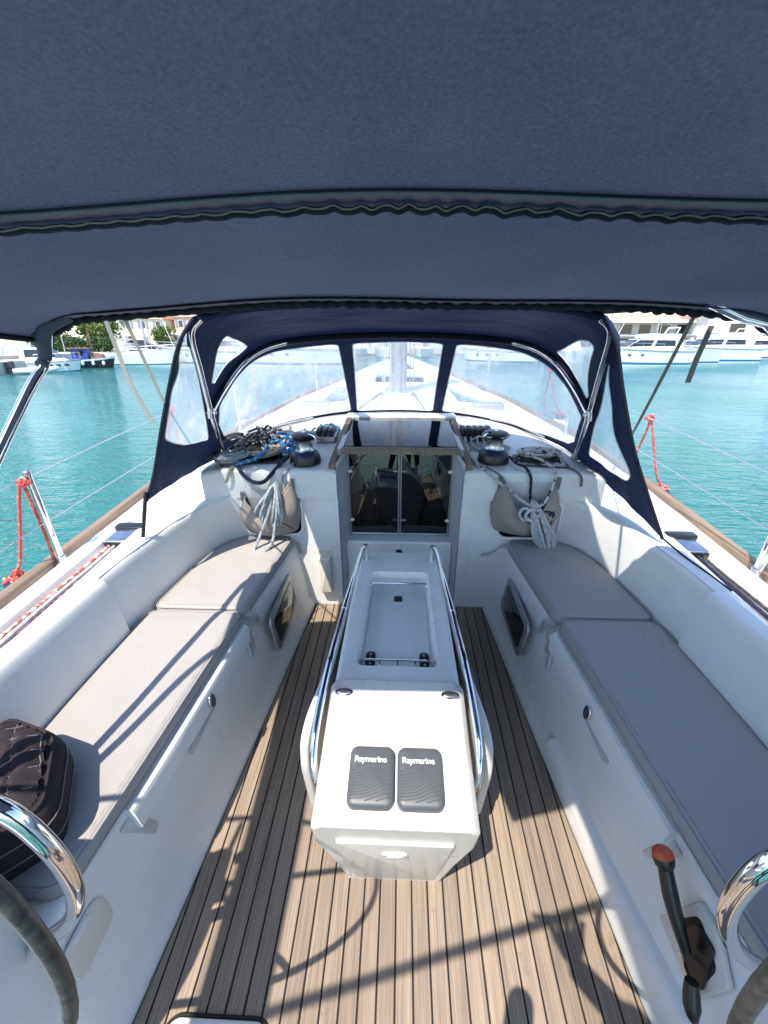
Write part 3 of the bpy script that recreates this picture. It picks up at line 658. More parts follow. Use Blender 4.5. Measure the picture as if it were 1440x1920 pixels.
for i, cx in enumerate((-.061, .062)):
    cv = obj('instrument_cover', slab(rrect(.116, .140, .02, 6), .022, .009, lambda p: ptop(p[0] + cx, p[1] + .664, p[2] + .002), crown=.002), M['cover_grey'])
    tag(cv, ('dark grey instrument cover nearest the sunlit cockpit side on console', 'dark grey instrument cover nearest the shaded cockpit side on console')[i], 'instrument cover', 'instrument covers on the console')
    # raised wave ribs
    for k in range(15):
        P = []
        for t in np.linspace(0, 1, 12):
            x = -.054 + .108 * t; y = -.066 + .0075 * k + .030 * t * t + (.02 * t if k > 6 else .006 * math.sin(3 * t)) - .020 * (1 - t) * (k / 15) * 0
            y = -.07 + k * .0068 + .055 * (1 / (1 + math.exp(-7 * (t - .62)))) * (.35 + k / 16)
            if abs(y) < .060 and not (y > .006 and t < .62): P.append(ptop(cx + x * .94, .664 + y, .0255))
        if len(P) > 3: obj('rib', tube(P, .0011, 5), M['cover_grey'], cv)
    cu = bpy.data.curves.new('lettering', 'FONT'); cu.body = 'Raymarine'; cu.size = .0205; cu.align_x = 'CENTER'; cu.extrude = .0004; cu.offset = .0004; cu.space_character = .95
    cu.materials.append(M['print_white'])
    tmp = bpy.data.objects.new('lettering_curve', cu); me = bpy.data.meshes.new_from_object(tmp); bpy.data.objects.remove(tmp); me.name = 'lettering'
    if not me.materials: me.materials.append(M['print_white'])
    t = bpy.data.objects.new('lettering', me); link(t, cv); p = ptop(cx - .004, .691, .0258); t.location = p; t.rotation_euler = (math.atan(.032 / .198), 0, 0)

# ------------------------------------------------------------------ seat cushions
def cushion(s, P, label):
    P = [(s * x, y) for x, y in P]; Q = dens(rpoly(P, .05, 6), .03)
    if area(Q) < 0: Q = Q[::-1]
    z0 = .4235; h = .056; L = []
    for d, z in ((.012, 0), (.003, .003), (0, .012), (-.002, .024), (0, h - .022), (.003, h - .012), (.009, h - .004), (.018, h)): L.append([(x, y, z0 + z) for x, y in inset(Q, d)])
    T = inset(Q, .018); Ta = np.array(T); sd = random.Random(label).random() * 9
    def top(u, v):
        d = float(np.min(np.hypot(Ta[:, 0] - u, Ta[:, 1] - v))); k = min(1, d / .10)
        w = .0035 * math.sin(9 * u + sd) * math.sin(7 * v + 2 * sd) + .0012 * math.sin(31 * u + 13 * v + sd)
        return (u, v, z0 + h + (.006 * math.sin(math.pi / 2 * k) + w * k) - (.0022 * math.exp(-((d - .032) / .004) ** 2)))
    c = tag(obj('seat_cushion', weld(join(rows(L, True), panel(top, T, (), .02))[:2]), M['cushion'], angle=70), label, 'cushion', 'cockpit seat cushions')
    obj('piping', tube([(x, y, z0 + h - .006) for x, y in inset(Q, .0035)], .003, 6, closed=True), M['cushion'], c)
    obj('piping', tube([(x, y, z0 + .010) for x, y in inset(Q, -.0005)], .003, 6, closed=True), M['cushion'], c)
    return c
fwdP = lambda: [(sf(1.405) + .010, 1.405), (sf(1.7) + .010, 1.7), (sf(2.0) + .014, 2.0), (.61, 2.036), (.73, 2.04), (.85, 2.025), (.915, 1.975), (.97, 1.87), (1.005, 1.72), (1.052, 1.405)]
aftP = lambda y0: [(sf(y0) + .006, y0), (sf(.8) + .010, .8), (sf(1.1) + .010, 1.1), (sf(1.39) + .008, 1.393), (1.05, 1.393), (1.072, 1.1), (1.083, .9), (1.093, y0)]
c1 = cushion(-1, fwdP(), 'short taupe seat cushion below the rope bag on the sunlit bench')
c2 = cushion(-1, aftP(.44), 'long taupe seat cushion under the dark pillow, striped by shadows')
c3 = cushion(1, fwdP(), 'short rounded seat cushion in shade below the pale rope coil')
c4 = cushion(1, aftP(.36), 'long seat cushion in full shade above the engine lever')
def ribbon(P, w, axis, n=20, t=.0015):
    C = cr(P, n); A = np.array(axis, float); A /= np.linalg.norm(A); T = np.gradient(C, axis=0); V = []
    for c, d in zip(C, T):
        nn = np.cross(d, A); nn /= max(np.linalg.norm(nn), 1e-9)
        V += [c - A * w / 2 - nn * t, c + A * w / 2 - nn * t, c + A * w / 2 + nn * t, c - A * w / 2 + nn * t]
    F = [(i * 4 + k, i * 4 + (k + 1) % 4, i * 4 + 4 + (k + 1) % 4, i * 4 + 4 + k) for i in range(n - 1) for k in range(4)]
    return V, F + [(0, 1, 2, 3), tuple((n - 1) * 4 + k for k in range(4))[::-1]]
for s, c in ((-1, c1), (1, c3)):
    obj('tie_strap', ribbon([(s * .655, 1.43, .44), (s * .628, 1.43, .428), (s * .622, 1.45, .40), (s * .628, 1.47, .36), (s * .615, 1.48, .33)], .026, (0, 1, .2)), M['strap'], c)
    obj('tie_strap', ribbon([(s * .66, 1.405, .43), (s * .625, 1.395, .405), (s * .628, 1.375, .37), (s * .618, 1.36, .33 if s > 0 else .30)], .024, (0, 1, -.3)), M['strap'], c)
obj('tie_strap', ribbon([(.60, 2.02, .45), (.56, 2.035, .43), (.53, 2.036, .40), (.49, 2.04, .375), (.46, 2.042, .37)], .022, (.3, 0, 1)), M['strap'], c3)
obj('tie_strap', ribbon([(-.60, 2.02, .45), (-.575, 2.03, .43), (-.562, 2.036, .40), (-.557, 2.04, .36)], .02, (1, 0, 0)), M['strap'], c1)
# bottle pocket on the bulkhead
cup = thing('bottle_holder', 'small cream plastic bottle holder on the bulkhead beside the console', 'holder', (-.42, 2.03, .1))
obj('pocket', slab(rpoly([(-.034, -.12), (.034, -.12), (.036, .12), (-.036, .12)], .012), .04, .012, frame((-.42, 2.049, .225), (1, 0, 0), (0, 0, 1))), M['beige_plastic'], cup)
obj('back_plate', slab(rrect(.076, .05, .012), .008, .003, frame((-.42, 2.049, .358), (1, 0, 0), (0, 0, 1))), M['beige_plastic'], cup)
for q in (-.02, .02): obj('screw', slab(ell(.004, .004, 10), .010, .001, frame((-.42 + q, 2.049, .365), (1, 0, 0), (0, 0, 1))), M['steel'], cup)
# shower / socket box low in the sunlit side
bx = thing('locker_box_cover', 'beige rounded flap cover set in the white seat side', 'cover', (-.69, .43, .28))
up = np.array((-.17, 0, 1.)); yy = .43; xx = (fw(yy) + .034 + (sf(yy) + .008 - fw(yy) - .034) * .68)
fr = frame((-xx, yy, .285), (0, 1, 0), up)
obj('flap', slab(rpoly([(-.062, -.05), (.062, -.05), (.068, .03), (.05, .055), (-.05, .055), (-.068, .03)], .025, 5), .006, .003, fr), M['beige_plastic'], bx)
obj('finger_grip', slab(rrect(.05, .014, .005), .010, .002, lambda p: fr((p[0], p[1] + .046, p[2]))), M['gelcoat'], bx)

# ------------------------------------------------------------------ winches, clutches
def winch(x, y, label):
    z = zc(x, y) - .002; w = thing('winch', label, 'winch', (x, y, z), 'sheet winches on the coachroof')
    obj('base', lathe([(.082, 0), (.082, .012), (.079, .030), (.074, .044)], (x, y, z), seg=36), M['black'], w)
    obj('band', lathe([(.0765, .032), (.0772, .035), (.0755, .041), (.074, .0415)], (x, y, z), seg=36), mat_red, w)
    obj('skirt', lathe([(.0745, .043), (.070, .054), (.058, .064), (.050, .070)], (x, y, z), seg=36), M['navy_plastic'], w)
    obj('drum', lathe([(.050, .069), (.043, .080), (.042, .105), (.046, .122), (.052, .128)], (x, y, z), seg=36), M['steel'], w)
    obj('self_tailer', lathe([(.05, .127), (.062, .132), (.064, .137), (.055, .143), (.064, .149), (.061, .155), (.05, .159), (.030, .162), (.012, .163)], (x, y, z), seg=36), M['black'], w)
    obj('tailer_ring', lathe([(.0545, .1405), (.058, .143), (.0545, .1455)], (x, y, z), seg=36), M['chrome'], w)
    obj('handle_socket', lathe([(.012, .160), (.012, .166), (.007, .166), (.006, .162)], (x, y, z), seg=16), M['chrome'], w)
    obj('line_arm', tube([(x + (.03 if x < 0 else -.03), y - .02, z + .16), (x + (.062 if x < 0 else -.062), y - .03, z + .150), (x + (.068 if x < 0 else -.068), y - .03, z + .12)], .006, 8, 12), M['chrome'], w)
mat_red = mat('dull_red_band', (.12, .035, .03), .4)
winch(-.505, 2.145, 'black and steel winch beside the blue rope tangle')
winch(.495, 2.185, 'black and steel winch beside the white flecked line and clutches')
def clutch(x, y, n, label, rot=0):
    z = zc(x, y); c = thing('rope_clutch', label, 'rope clutch', (x, y, z), 'rope clutches on the coachroof')
    obj('base', slab(rrect(.036 * n + .02, .14, .012), .030, .006, frame((x, y, z), (math.cos(rot), math.sin(rot), 0), (-math.sin(rot), math.cos(rot), 0))), M['black'] if x > 0 else M['alu'], c)
    for k in range(n):
        q = (k - (n - 1) / 2) * .036; fr = frame((x + q * math.cos(rot), y + q * math.sin(rot), z + .028), (0, 1, 0), (0, 0, 1))
        P = rpoly([(-.07, 0), (.06, 0), (.065, .03), (.0, .044), (-.055, .04), (-.078, .018)], .015, 4)
        obj('lever', slab(P, .026, .006, lambda p: fr((p[0], p[1], p[2] - .013)), rb=.005), M['black'], c)
clutch(.44, 2.49, 5, 'black five lever rope clutch bank beside the hatch runner')
clutch(-.44, 2.46, 3, 'rope clutch bank with blue tails beside the hatch runner')
hp = thing('deck_hatch', 'small smoked flush hatch beside the steel winch in shade', 'hatch', (.75, 2.2, .87))
P = [(.62, 2.125), (.875, 2.10), (.865, 2.32), (.61, 2.245)]
obj('pane', panel(lambda u, v: (u, v, zc(u, v) + .007), rpoly(P, .015), (), .04), M['glass_dark'], hp)
obj('gasket', tube([(u, v, zc(u, v) + .005) for u, v in dens(rpoly(P, .015), .03)], .004, 6, closed=True), M['black'], hp)
hp = thing('deck_hatch', 'small smoked flush hatch under the rope pile in sun', 'hatch', (-.75, 2.2, .87))
obj('pane', panel(lambda u, v: (u, v, zc(u, v) + .007), rpoly(mir(P), .015), (), .04), M['glass_dark'], hp)
obj('gasket', tube([(u, v, zc(u, v) + .005) for u, v in dens(rpoly(mir(P), .015), .03)], .004, 6, closed=True), M['black'], hp)

# ------------------------------------------------------------------ dodger (spray hood) with clear windows
DX = -.018
dod = thing('dodger', 'dark navy spray hood with clear vinyl windows and steel bows', 'spray hood', (DX, 2.2, .87))
KNEE = (.865, 1.92, 1.19)
FB = [KNEE, (.845, 2.08, 1.275), (.79, 2.22, 1.37), (.70, 2.29, 1.43), (.58, 2.32, 1.465), (.3, 2.33, 1.49), (0, 2.335, 1.497)]
WB = [(.985, 2.27, .87), (.96, 2.42, .878), (.86, 2.60, .893), (.70, 2.74, .922), (.5, 2.82, .948), (.3, 2.85, .965), (0, 2.86, .975)]
MB = [(.975, 2.24, .87), (.915, 2.06, 1.04), KNEE, (.845, 1.85, 1.38), (.815, 1.77, 1.53), (.74, 1.745, 1.60)]
AES = [(1.125, 1.60, .742), (1.03, 1.63, .93), (.935, 1.65, 1.12), (.845, 1.66, 1.34), (.79, 1.675, 1.5), (.735, 1.70, 1.585)]
AEP = [(1.055, 1.60, .885), (1.01, 1.63, 1.0), (.955, 1.65, 1.16), (.875, 1.66, 1.36), (.815, 1.675, 1.5), (.755, 1.70, 1.585)]
RB = [KNEE, (.845, 1.85, 1.38), (.815, 1.77, 1.53), (.74, 1.745, 1.60), (.55, 1.74, 1.635), (.3, 1.74, 1.65), (0, 1.74, 1.655)]
full = lambda P: mir(P) + P[::-1][1:]
sh = lambda P: [(p[0] + DX, p[1], p[2]) for p in P]
at_ = lambda C, t: (lambda i: C[min(int(i), len(C) - 2)] * (1 - (i - min(int(i), len(C) - 2))) + C[min(int(i), len(C) - 2) + 1] * (i - min(int(i), len(C) - 2)))(t * (len(C) - 1))
Tc, Bc, Rc_, Mc = cr(sh(full(FB)), 161), cr(sh(full(WB)), 161), cr(sh(full(RB)), 161), cr(MB, 81)
def S_front(u, v):
    p = at_(Bc, u) * (1 - v) + at_(Tc, u) * v; p[1] += .02 * math.sin(math.pi * v); p[2] += .004 * math.sin(40 * u) * math.sin(math.pi * v); return p
def S_roof(u, v):
    p = at_(Tc, u) * (1 - v) + at_(Rc_, u) * v
    p[2] += .014 * math.sin(math.pi * v) + math.sin(math.pi * v) * (.006 * math.sin(9 * v + 5 * u) + .004 * math.sin(23 * u - 11 * v)); return p
def S_wing(s):
    A = cr(AES if s > 0 else AEP, 81)
    def f(u, v):
        p = at_(Mc, v) * (1 - u) + at_(A, v) * u; p = p.copy(); p[0] += .015 * math.sin(math.pi * u) + .004 * math.sin(25 * u + 9 * v) * math.sin(math.pi * u); p[0] = p[0] * s + DX; return p
    return f
BOX = [(0, 0), (1, 0), (1, 1), (0, 1)]
def trimmed(S, wins, step, su, sv, name, rw):
    W = [rpoly(w, rw, 5) for w in wins]
    W = [w if area(w) > 0 else w[::-1] for w in W]
    c = obj(name, panel(S, BOX, W, step, su, sv), M['dodger'], dod)
    for w in W:
        pn = obj('window_pane', panel(S, w, (), step, su, sv), M['vinyl'], dod)
        obj('window_binding', tube([tuple(S(*q)) for q in dens(w, .02)], .0028, 6, closed=True), M['cream_edge'] if False else M['white_plastic'], pn)
    return c
trimmed(S_front, [[(.369, .90), (.378, .04), (.262, .035), (.15, .05), (.045, .12), (.018, .35), (.014, .62), (.04, .84), (.112, .90), (.181, .915), (.25, .905)],
                  [(.40, .905), (.596, .905), (.588, .03), (.394, .03)],
                  [(.625, .90), (.756, .90), (.825, .88), (.905, .86), (.975, .75), (.978, .25), (.955, .12), (.844, .035), (.744, .035), (.612, .035)]], .05, 2.6, .75, 'front_panel', .022)
trimmed(S_roof, [[(.185, .52), (.187, .12), (.16, .10), (.07, .30), (.066, .44), (.16, .50)], [(.825, .10), (.842, .62), (.858, .68), (.962, .24), (.960, .10)]], .05, 2.6, .6, 'roof_panel', .02)
trimmed(S_wing(-1), [[(.07, .92), (.035, .85), (.03, .67), (.13, .24), (.51, .26), (.90, .35), (.86, .62), (.40, .86)]], .05, .45, .8, 'side_wing', .05)
trimmed(S_wing(1), [[(.10, .76), (.40, .56), (.74, .26), (.68, .19), (.494, .15), (.12, .14), (.10, .43), (.15, .58)]], .05, .45, .8, 'side_wing', .04)
for s in (-1, 1):
    f = S_wing(s); obj('wing_edge_binding', tube([tuple(f(1, v)) for v in np.linspace(0, 1, 40)], .007, 8), M['band'], dod)
    ft = f(0, 0)
    ins = [(s * (p[0] - .018) + DX, p[1] - .012, p[2]) for p in MB[:-1]]
    b = obj('main_bow', tube(ins + [(s * .74 + DX, 1.74, 1.585)] , .0115, 12, 60), M['chrome'], dod)
    obj('bow_foot', lathe([(.022, 0), (.022, .012), (.016, .02), (.016, .035)], (s * .96 + DX, 2.235, .868)), M['chrome'], b)
    obj('bow_hinge', join(tube([(s * .848 + DX, 1.905, 1.165), (s * .843 + DX, 1.902, 1.21)], .0155, 10), tube([(s * .82 + DX, 1.90, 1.19), (s * .87 + DX, 1.915, 1.19)], .008, 8)), M['chrome'], b)
    P = [(s * (p[0] - .014) + DX, p[1] - .015, p[2] - .012) for p in FB[:5]]
    obj('front_bow', tube(P, .011, 12, 40), M['chrome'], dod)
    obj('bow_sleeve', tube([(p[0] + .003 * s, p[1] + .014, p[2] + .012) for p in P], .014, 8, 40), M['band'], dod)
obj('bow_sleeve', tube([tuple(S_roof(u, .0) + np.array((0, -.012, -.012))) for u in np.linspace(.22, .78, 60)], .016, 8), M['band'], dod)
obj('bow_sleeve', tube([tuple(S_roof(u, .985) + np.array((0, 0, -.014))) for u in np.linspace(.14, .86, 60)], .016, 8), M['dodger'], dod)
obj('foot_binding', tube([tuple(S_front(u, .012)) for u in np.linspace(0, 1, 90)], .006, 8), M['band'], dod)
# sheet-car lines lie under: black prop pole at the forward corner of the sunlit coaming
obj('wing_pole', tube([(-1.045 + DX, 1.595, .93), (-1.085 + DX, 1.555, .735)], .008, 8), M['black'], dod)

# hidden strip reaching aft to the bimini, added to block sun on the seats
VIS = [tuple(S_roof(u, 1)) for u in np.linspace(.195, .805, 50)]
solid(obj('sun_block_strip', rows([[(x, y - d, z + .055 * d) for x, y, z in VIS] for d in (0, .15, .3, .45, .6)]), M['dodger'], dod), .002)

# ------------------------------------------------------------------ bimini over the helm
bim = thing('bimini', 'navy canvas bimini top stretched over the helm on steel bows', 'bimini', (0, .4, .8))
bz = lerp([(-1.4, 1.88), (-.7, 1.93), (0, 1.945), (.42, 1.868), (.70, 1.770), (1.22, 1.648)])
def S_bim(u, v):
    a = abs(u); d = .032 * (u / .86) ** 2 + 2.4 * max(0, a - .82) ** 2
    yf = v - (.02 * (a / .9) ** 2 if v > 1 else 0)
    sag = .016 * math.sin(math.pi * min(max((v - .70) / .52, 0), 1))
    return np.array((u, yf, bz(v) - d - sag + .004 * math.sin(7 * u + 3 * v)))
E_ = .965
fore = [(-E_, .70), (E_, .70), (E_, 1.22), (-E_, 1.22)]
notch = [(-.80, .37), (-.12, .37), (-.07, .06), (.16, .12), (.21, -1.3), (-.80, -1.3)]  # unseen opening, outline shaped to let sun through onto floor and console
aft = [(-E_, -1.4), (E_, -1.4), (E_, .70), (-E_, .70)]
solid(obj('fore_panel', panel(S_bim, fore, (), .05), M['bimini'], bim), .002)
solid(obj('aft_panel', panel(S_bim, aft, [notch], .05), M['bimini'], bim), .002)
def wob(u): return (.65 + .35 * math.sin(u * 6.1 + 1)) * (math.sin(u * 150 + 2.2 * math.sin(u * 7) + 1.5 * math.sin(u * 17)) + .45 * math.sin(u * 61 + 2) + .25 * math.sin(u * 310))
def hem(v0, w, amp, name, m, drop, flat=0):
    U = np.linspace(-E_, E_, 420); L = []
    for k, t in enumerate((0, .5, 1.0)):
        L.append([tuple(S_bim(u, v0) + np.array((0, w * t, -drop - .006 * t + (amp * t * wob(u) if k else 0)))) for u in U])
    return rows(L)
# bow pocket with its scalloped zip edge in the middle of the canopy
solid(obj('bow_pocket', hem(.684, .018, .0020, '', None, .004), M['hem'], bim), .002)
U = np.linspace(-E_, E_, 420)
obj('pocket_zip', tube([tuple(S_bim(u, .702) + np.array((0, 0, -.012 + .0026 * wob(u)))) for u in U], .0013, 6), M['cream_edge'], bim)
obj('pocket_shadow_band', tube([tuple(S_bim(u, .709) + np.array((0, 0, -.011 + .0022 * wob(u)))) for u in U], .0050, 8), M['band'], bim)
obj('pocket_stitch', tube([tuple(S_bim(u, .681) + np.array((0, 0, -.004))) for u in U], .0016, 5), M['band'], bim)
obj('front_hem', tube([tuple(S_bim(u, 1.218) + np.array((0, .004, -.010 + .003 * wob(u * 1.2 + .3)))) for u in U], .010, 8), M['band'], bim)
solid(obj('front_pocket', hem(1.175, .04, .002, '', None, .004), M['hem'], bim), .002)
obj('front_stitch', tube([tuple(S_bim(u, 1.172) + np.array((0, 0, -.005))) for u in U], .0014, 5), M['band'], bim)
for s in (-1, 1):
    V_ = np.linspace(-1.4, 1.21, 60)
    obj('side_hem', tube([tuple(S_bim(s * E_, v) + np.array((0, 0, -.004))) for v in V_], .008, 8), M['band'], bim)
    c = S_bim(s * .93, 1.19)
    bo = obj('front_bow', tube([tuple(S_bim(s * q, 1.185) + np.array((0, 0, -.016 if s > 0 and q > .75 else .016))) for q in (.55, .7, .82, .90)] + [(s * .955, 1.165, 1.50), (s * .965, 1.08, 1.43), (s * .985, .75, 1.14), (s * 1.0, .35, .80)], .013, 12, 60), M['chrome'], bim)
    obj('corner_pocket', tube([tuple(S_bim(s * .86, 1.20)), tuple(S_bim(s * .92, 1.18) + np.array((0, 0, -.01))), (s * .953, 1.168, 1.512), (s * .957, 1.15, 1.495)], [.014, .018, .017, .0145], 10, 20), M['bimini'], bo)
    obj('middle_bow', tube([tuple(S_bim(s * q, .70) + np.array((0, 0, .022))) for q in (.0, .3, .6, .85, .94)] + [(s * .975, .66, 1.5), (s * .985, .5, 1.14), (s * 1.0, .35, .80)], .0125, 10, 50), M['chrome'], bim)
    obj('aft_bow', tube([tuple(S_bim(s * q, -.72) + np.array((0, 0, .004))) for q in (.0, .3, .6, .85, .94)] + [(s * .98, -.6, 1.6), (s * .99, -.1, 1.2), (s * 1.0, .30, .80)], .0125, 10, 50), M['chrome'], bim)
    obj('bow_base', slab(ell(.03, .05, 20), .02, .006, lambda p: (p[0] + s * 1.0 * 1.18, p[1] + .33, p[2] + .70)), M['chrome'], bim)
    # (shadow-casting tube across the canopy opening is added below)
    # front tension strap with its loose tail
    top = tuple(S_bim(s * .74, 1.225) + np.array((0, .01, -.02)))
    obj('tension_strap', ribbon([top, (s * .97, 1.75, 1.22), (s * 1.36, 2.62, .66)], .009 if s < 0 else .010, (s * .8, -.5, .1), 8), M['strap' if s < 0 else 'grey_strap'], bim)
    if s < 0: P = [(-.866, 1.33, 1.61), (-.864, 1.345, 1.52), (-.857, 1.35, 1.44), (-.840, 1.355, 1.36), (-.815, 1.36, 1.285)]
    else: P = [(.80, 1.235, 1.585), (.797, 1.24, 1.54), (.793, 1.243, 1.50), (.79, 1.245, 1.44)]
    obj('strap_tail', ribbon(P, .012 if s < 0 else .016, (1, .25, 0), 20), M['strap' if s < 0 else 'grey_strap'], bim)
obj('shadow_tube', tube([(.30, -.11, 1.915), (-.87, -.425, 1.905)], .0135, 10), M['chrome'], bim)  # unseen tube added to cast the diagonal shadow line on the floor

# ------------------------------------------------------------------ helm stations
for s, lab in ((-1, 'sunlit cockpit side'), (1, 'shaded cockpit side')):
    ped = thing('helm_pedestal', f'white helm pedestal with curved chrome grab rail, {lab}', 'pedestal', (s * .9, .25, .42), 'helm pedestals')
    P = rpoly([(s * .735, .08), (s * .735, .36), (s * .78, .405), (s * 1.04, .405), (s * 1.09, .36), (s * 1.09, .08)], .04, 4)
    P = P if area(P) > 0 else P[::-1]
    L = [[(x, y, z) for x, y in inset(P, d)] for z, d in ((.30, -.004), (.45, 0), (.70, .012), (.86, .03), (.95, .06), (.97, .08))]
    vf = rows(L, True); n = len(P); obj('body', (vf[0], vf[1] + [tuple(5 * n + k for k in range(n))]), M['gelcoat'], ped)
    G = [(-.76, .33, .94), (-.70, .35, .985), (-.64, .36, .965), (-.60, .362, .93), (-.578, .362, .87), (-.568, .362, .79), (-.578, .362, .69), (-.617, .362, .59), (-.69, .362, .50), (-.76, .35, .455)]
    if s > 0: G = [(.76, .33, .90), (.68, .35, .94), (.61, .36, .93), (.566, .362, .885), (.553, .362, .82), (.558, .362, .74), (.584, .362, .66), (.633, .362, .58), (.718, .362, .497), (.78, .35, .455)]
    obj('grab_rail', tube(G, .0155, 14, 70), M['chrome'], ped)
    wh = thing('steering_wheel', f'leather wrapped steering wheel with steel spokes, {lab}', 'steering wheel', (s * .85, .2, .95), 'steering wheels')
    c = (s * .84, .17, 1.08); rad = .50
    pts = [(c[0] + rad * math.cos(t), c[1] + .02 * math.sin(t), c[2] + rad * math.sin(t)) for t in np.linspace(0, 2 * math.pi, 72, endpoint=False)]
    obj('rim', tube(pts, .0082, 12, closed=True), M['leather'], wh)
    obj('stitching', tube([(p[0] * 1.0 - s * 0, p[1] + .0081, p[2]) for p in pts], .0010, 5, closed=True), M['black'], wh)
    for k in range(5):
        t = 2 * math.pi * k / 5 + .5; obj('spoke', tube([(c[0], c[1] + .03, c[2]), (c[0] + rad * math.cos(t), c[1], c[2] + rad * math.sin(t))], .009, 8), M['chrome'], wh)
    obj('hub', lathe([(.05, 0), (.05, .02), (.03, .05), (.03, .12)], (c[0], c[1], c[2]), (0, 1, 0)), M['steel'], wh)
lev = thing('engine_lever', 'black engine control lever with orange knob on the white seat side', 'lever', (.70, .45, .3))
yy = .50; xs_ = fw(yy) + .034 + (sf(yy) - fw(yy) - .026) * .75
up = np.array((.17, 0, 1.)); fr = frame((xs_ - .001, .475, .285), (0, -1, 0), up)
pl = obj('recess_panel', slab(rpoly([(-.085, -.10), (.065, -.10), (.085, .035), (.01, .085), (-.05, .08)], .012), .012, .004, fr), M['gelcoat_cream'], lev)
obj('recess', slab(rpoly([(-.055, -.035), (.02, -.085), (.06, -.05), (.055, .03), (-.03, .055)], .02), .0135, .001, fr), M['dark_inside'], pl)
obj('bracket', slab(rpoly([(-.045, -.03), (.045, -.07), (.055, -.04), (.02, .06), (-.03, .05)], .012), .006, .002, lambda p: fr((p[0] + .012, p[1] - .005, p[2] + .014))), M['black'], lev)
obj('lever_arm', tube([(.685, .462, .282), (.672, .492, .325), (.660, .53, .375), (.652, .565, .425)], [.012, .016, .0185, .017], 12, 24), M['black'], lev)
obj('knob', lathe([(.012, -.02), (.022, -.008), (.0245, .004), (.0235, .012)], (.6505, .571, .434), (-.10, .42, .6), 20), M['black'], lev)
obj('knob_cap', lathe([(.0245, .0115), (.022, .022), (.014, .030), (.004, .033)], (.6505, .571, .434), (-.10, .42, .6), 20), M['orange'], lev)
obj('pivot_rod', tube([(.684, .465, .255), (.668, .42, .275), (.662, .40, .290)], .0055, 8), M['chrome'], lev)
obj('trim_handle', tube([(.660, .405, .300), (.658, .39, .275), (.657, .372, .25), (.66, .365, .236)], [.014, .017, .0175, .010], 12, 16), M['black'], lev)

# ------------------------------------------------------------------ scatter cushion
pil = thing('scatter_cushion', 'dark brown quilted box cushion on the sunlit bench end', 'cushion', (-.93, .6, .48))
P = dens(rpoly([(-.775, .525), (-.885, .715), (-1.07, .765), (-1.09, .50), (-.90, .405)], .05, 5), .03); P = P if area(P) > 0 else P[::-1]
L = [[(x, y, z) for x, y in inset(P, d)] for z, d in ((.482, .03), (.490, .010), (.51, .0), (.56, -.008), (.61, 0), (.628, .010), (.636, .022))]
vf = rows(L, True); obj('side_panel', vf, M['pillow'], pil)
ti = inset(P, .022); Tq = np.array(ti)
def quilt(u, v):
    a, b = (u + .75 * v) / .066, (v - .75 * u) / .066
    h = min(1, 1.6 * (abs(math.sin(math.pi * a)) * abs(math.sin(math.pi * b))) ** .5)
    d = float(np.min(np.hypot(Tq[:, 0] - u, Tq[:, 1] - v))); k = min(1, d / .06)
    return (u, v, .636 + .011 * k * h + .030 * math.sin(math.pi / 2 * k))
obj('quilted_top', panel(quilt, ti, (), .006), M['pillow'], pil)
M['stitch'] = cloth('silver_stitch', (.20, .18, .18), (.10, .09, .09), .4)
for fam in (0, 1):
    for k in range(-24, 25):
        q = []
        for t in np.linspace(-1.6, 1.6, 260):
            # points with a (or b) integer
            if fam == 0: u = (k * .066 - .75 * t); v = t
            else: u = t; v = k * .066 + .75 * t
            if inside(ti, u, v): z = quilt(u, v)[2]; q.append((u, v, z + .0015))
        if len(q) > 3: obj('stitch_line', tube(q, .0016, 5), M['stitch'], pil)
for z, d in ((.486, .012), (.632, .012)): obj('piping', tube([(x, y, z) for x, y in inset(P, d)], .004, 7, closed=True), M['pillow'], pil)
for z in (.535, .585): obj('side_seam', tube([(x, y, z) for x, y in inset(P, -.0065)], .0018, 6, closed=True), M['stitch'], pil)

# ------------------------------------------------------------------ rope bags, ropes and coils
def bag(s, x0, x1, zl, zr, zmid, zb, dep, label):
    b = thing('rope_bag', label, 'rope bag', ((x0 + x1) / 2, 2.0, zb), 'rope bags on the bulkhead')
    def S(u, v):
        a = 2 * u - 1; zt = zmid + ((zl if a < 0 else zr) - zmid) * abs(a) ** 1.4
        w = 1 - .28 * (1 - math.sin(math.pi * min(1, v * .75 + .12))) - .10 * v * v
        xm = (x0 + x1) / 2; x = xm + a * (x1 - x0) / 2 * w
        y = 2.047 - dep * math.sqrt(max(0, 1 - abs(a) ** 2.6)) * (.35 + .75 * math.sin(math.pi * min(.62, .1 + v * .6))) + .006 * math.sin(9 * u + 5 * v)
        return (x, y, zb + (zt - zb) * v + .012 * a * a * (1 - v))
    solid(obj('pouch', grid(S, 30, 16), M['bag'], b), .003)
    solid(obj('back_cloth', grid(lambda u, v: (x0 + .03 + (x1 - x0 - .06) * u, 2.036, zb + .02 + (max(zl, zr) - .03 - zb) * v), 4, 4), M['grey_panel'], b), .002)
    obj('hem', tube([S(u, 1) for u in np.linspace(0, 1, 30)], .004, 6), M['bag'], b)
    obj('fold_seam', tube([tuple(np.array(S(.62 + .3 * t, .75 - .65 * t)) + np.array((0, -.003, 0))) for t in np.linspace(0, 1, 10)], .002, 5), M['band'], b)
    for x, z in ((x0 + .035, zl), (x1 - .035, zr)):
        obj('loop_strap', ribbon([(x, 2.03, z - .05), (x, 2.022, z), (x, 2.028, z + .02)], .022, (1, 0, 0), 8), M['grey_strap'], b)
    return b
bag(-1, -.865, -.525, .72, .80, .665, .505, .11, 'beige mesh rope bag under the grey rope hank')
bag(1, .475, .835, .825, .825, .62, .53, .10, 'beige mesh rope bag under the pale knotted coil')
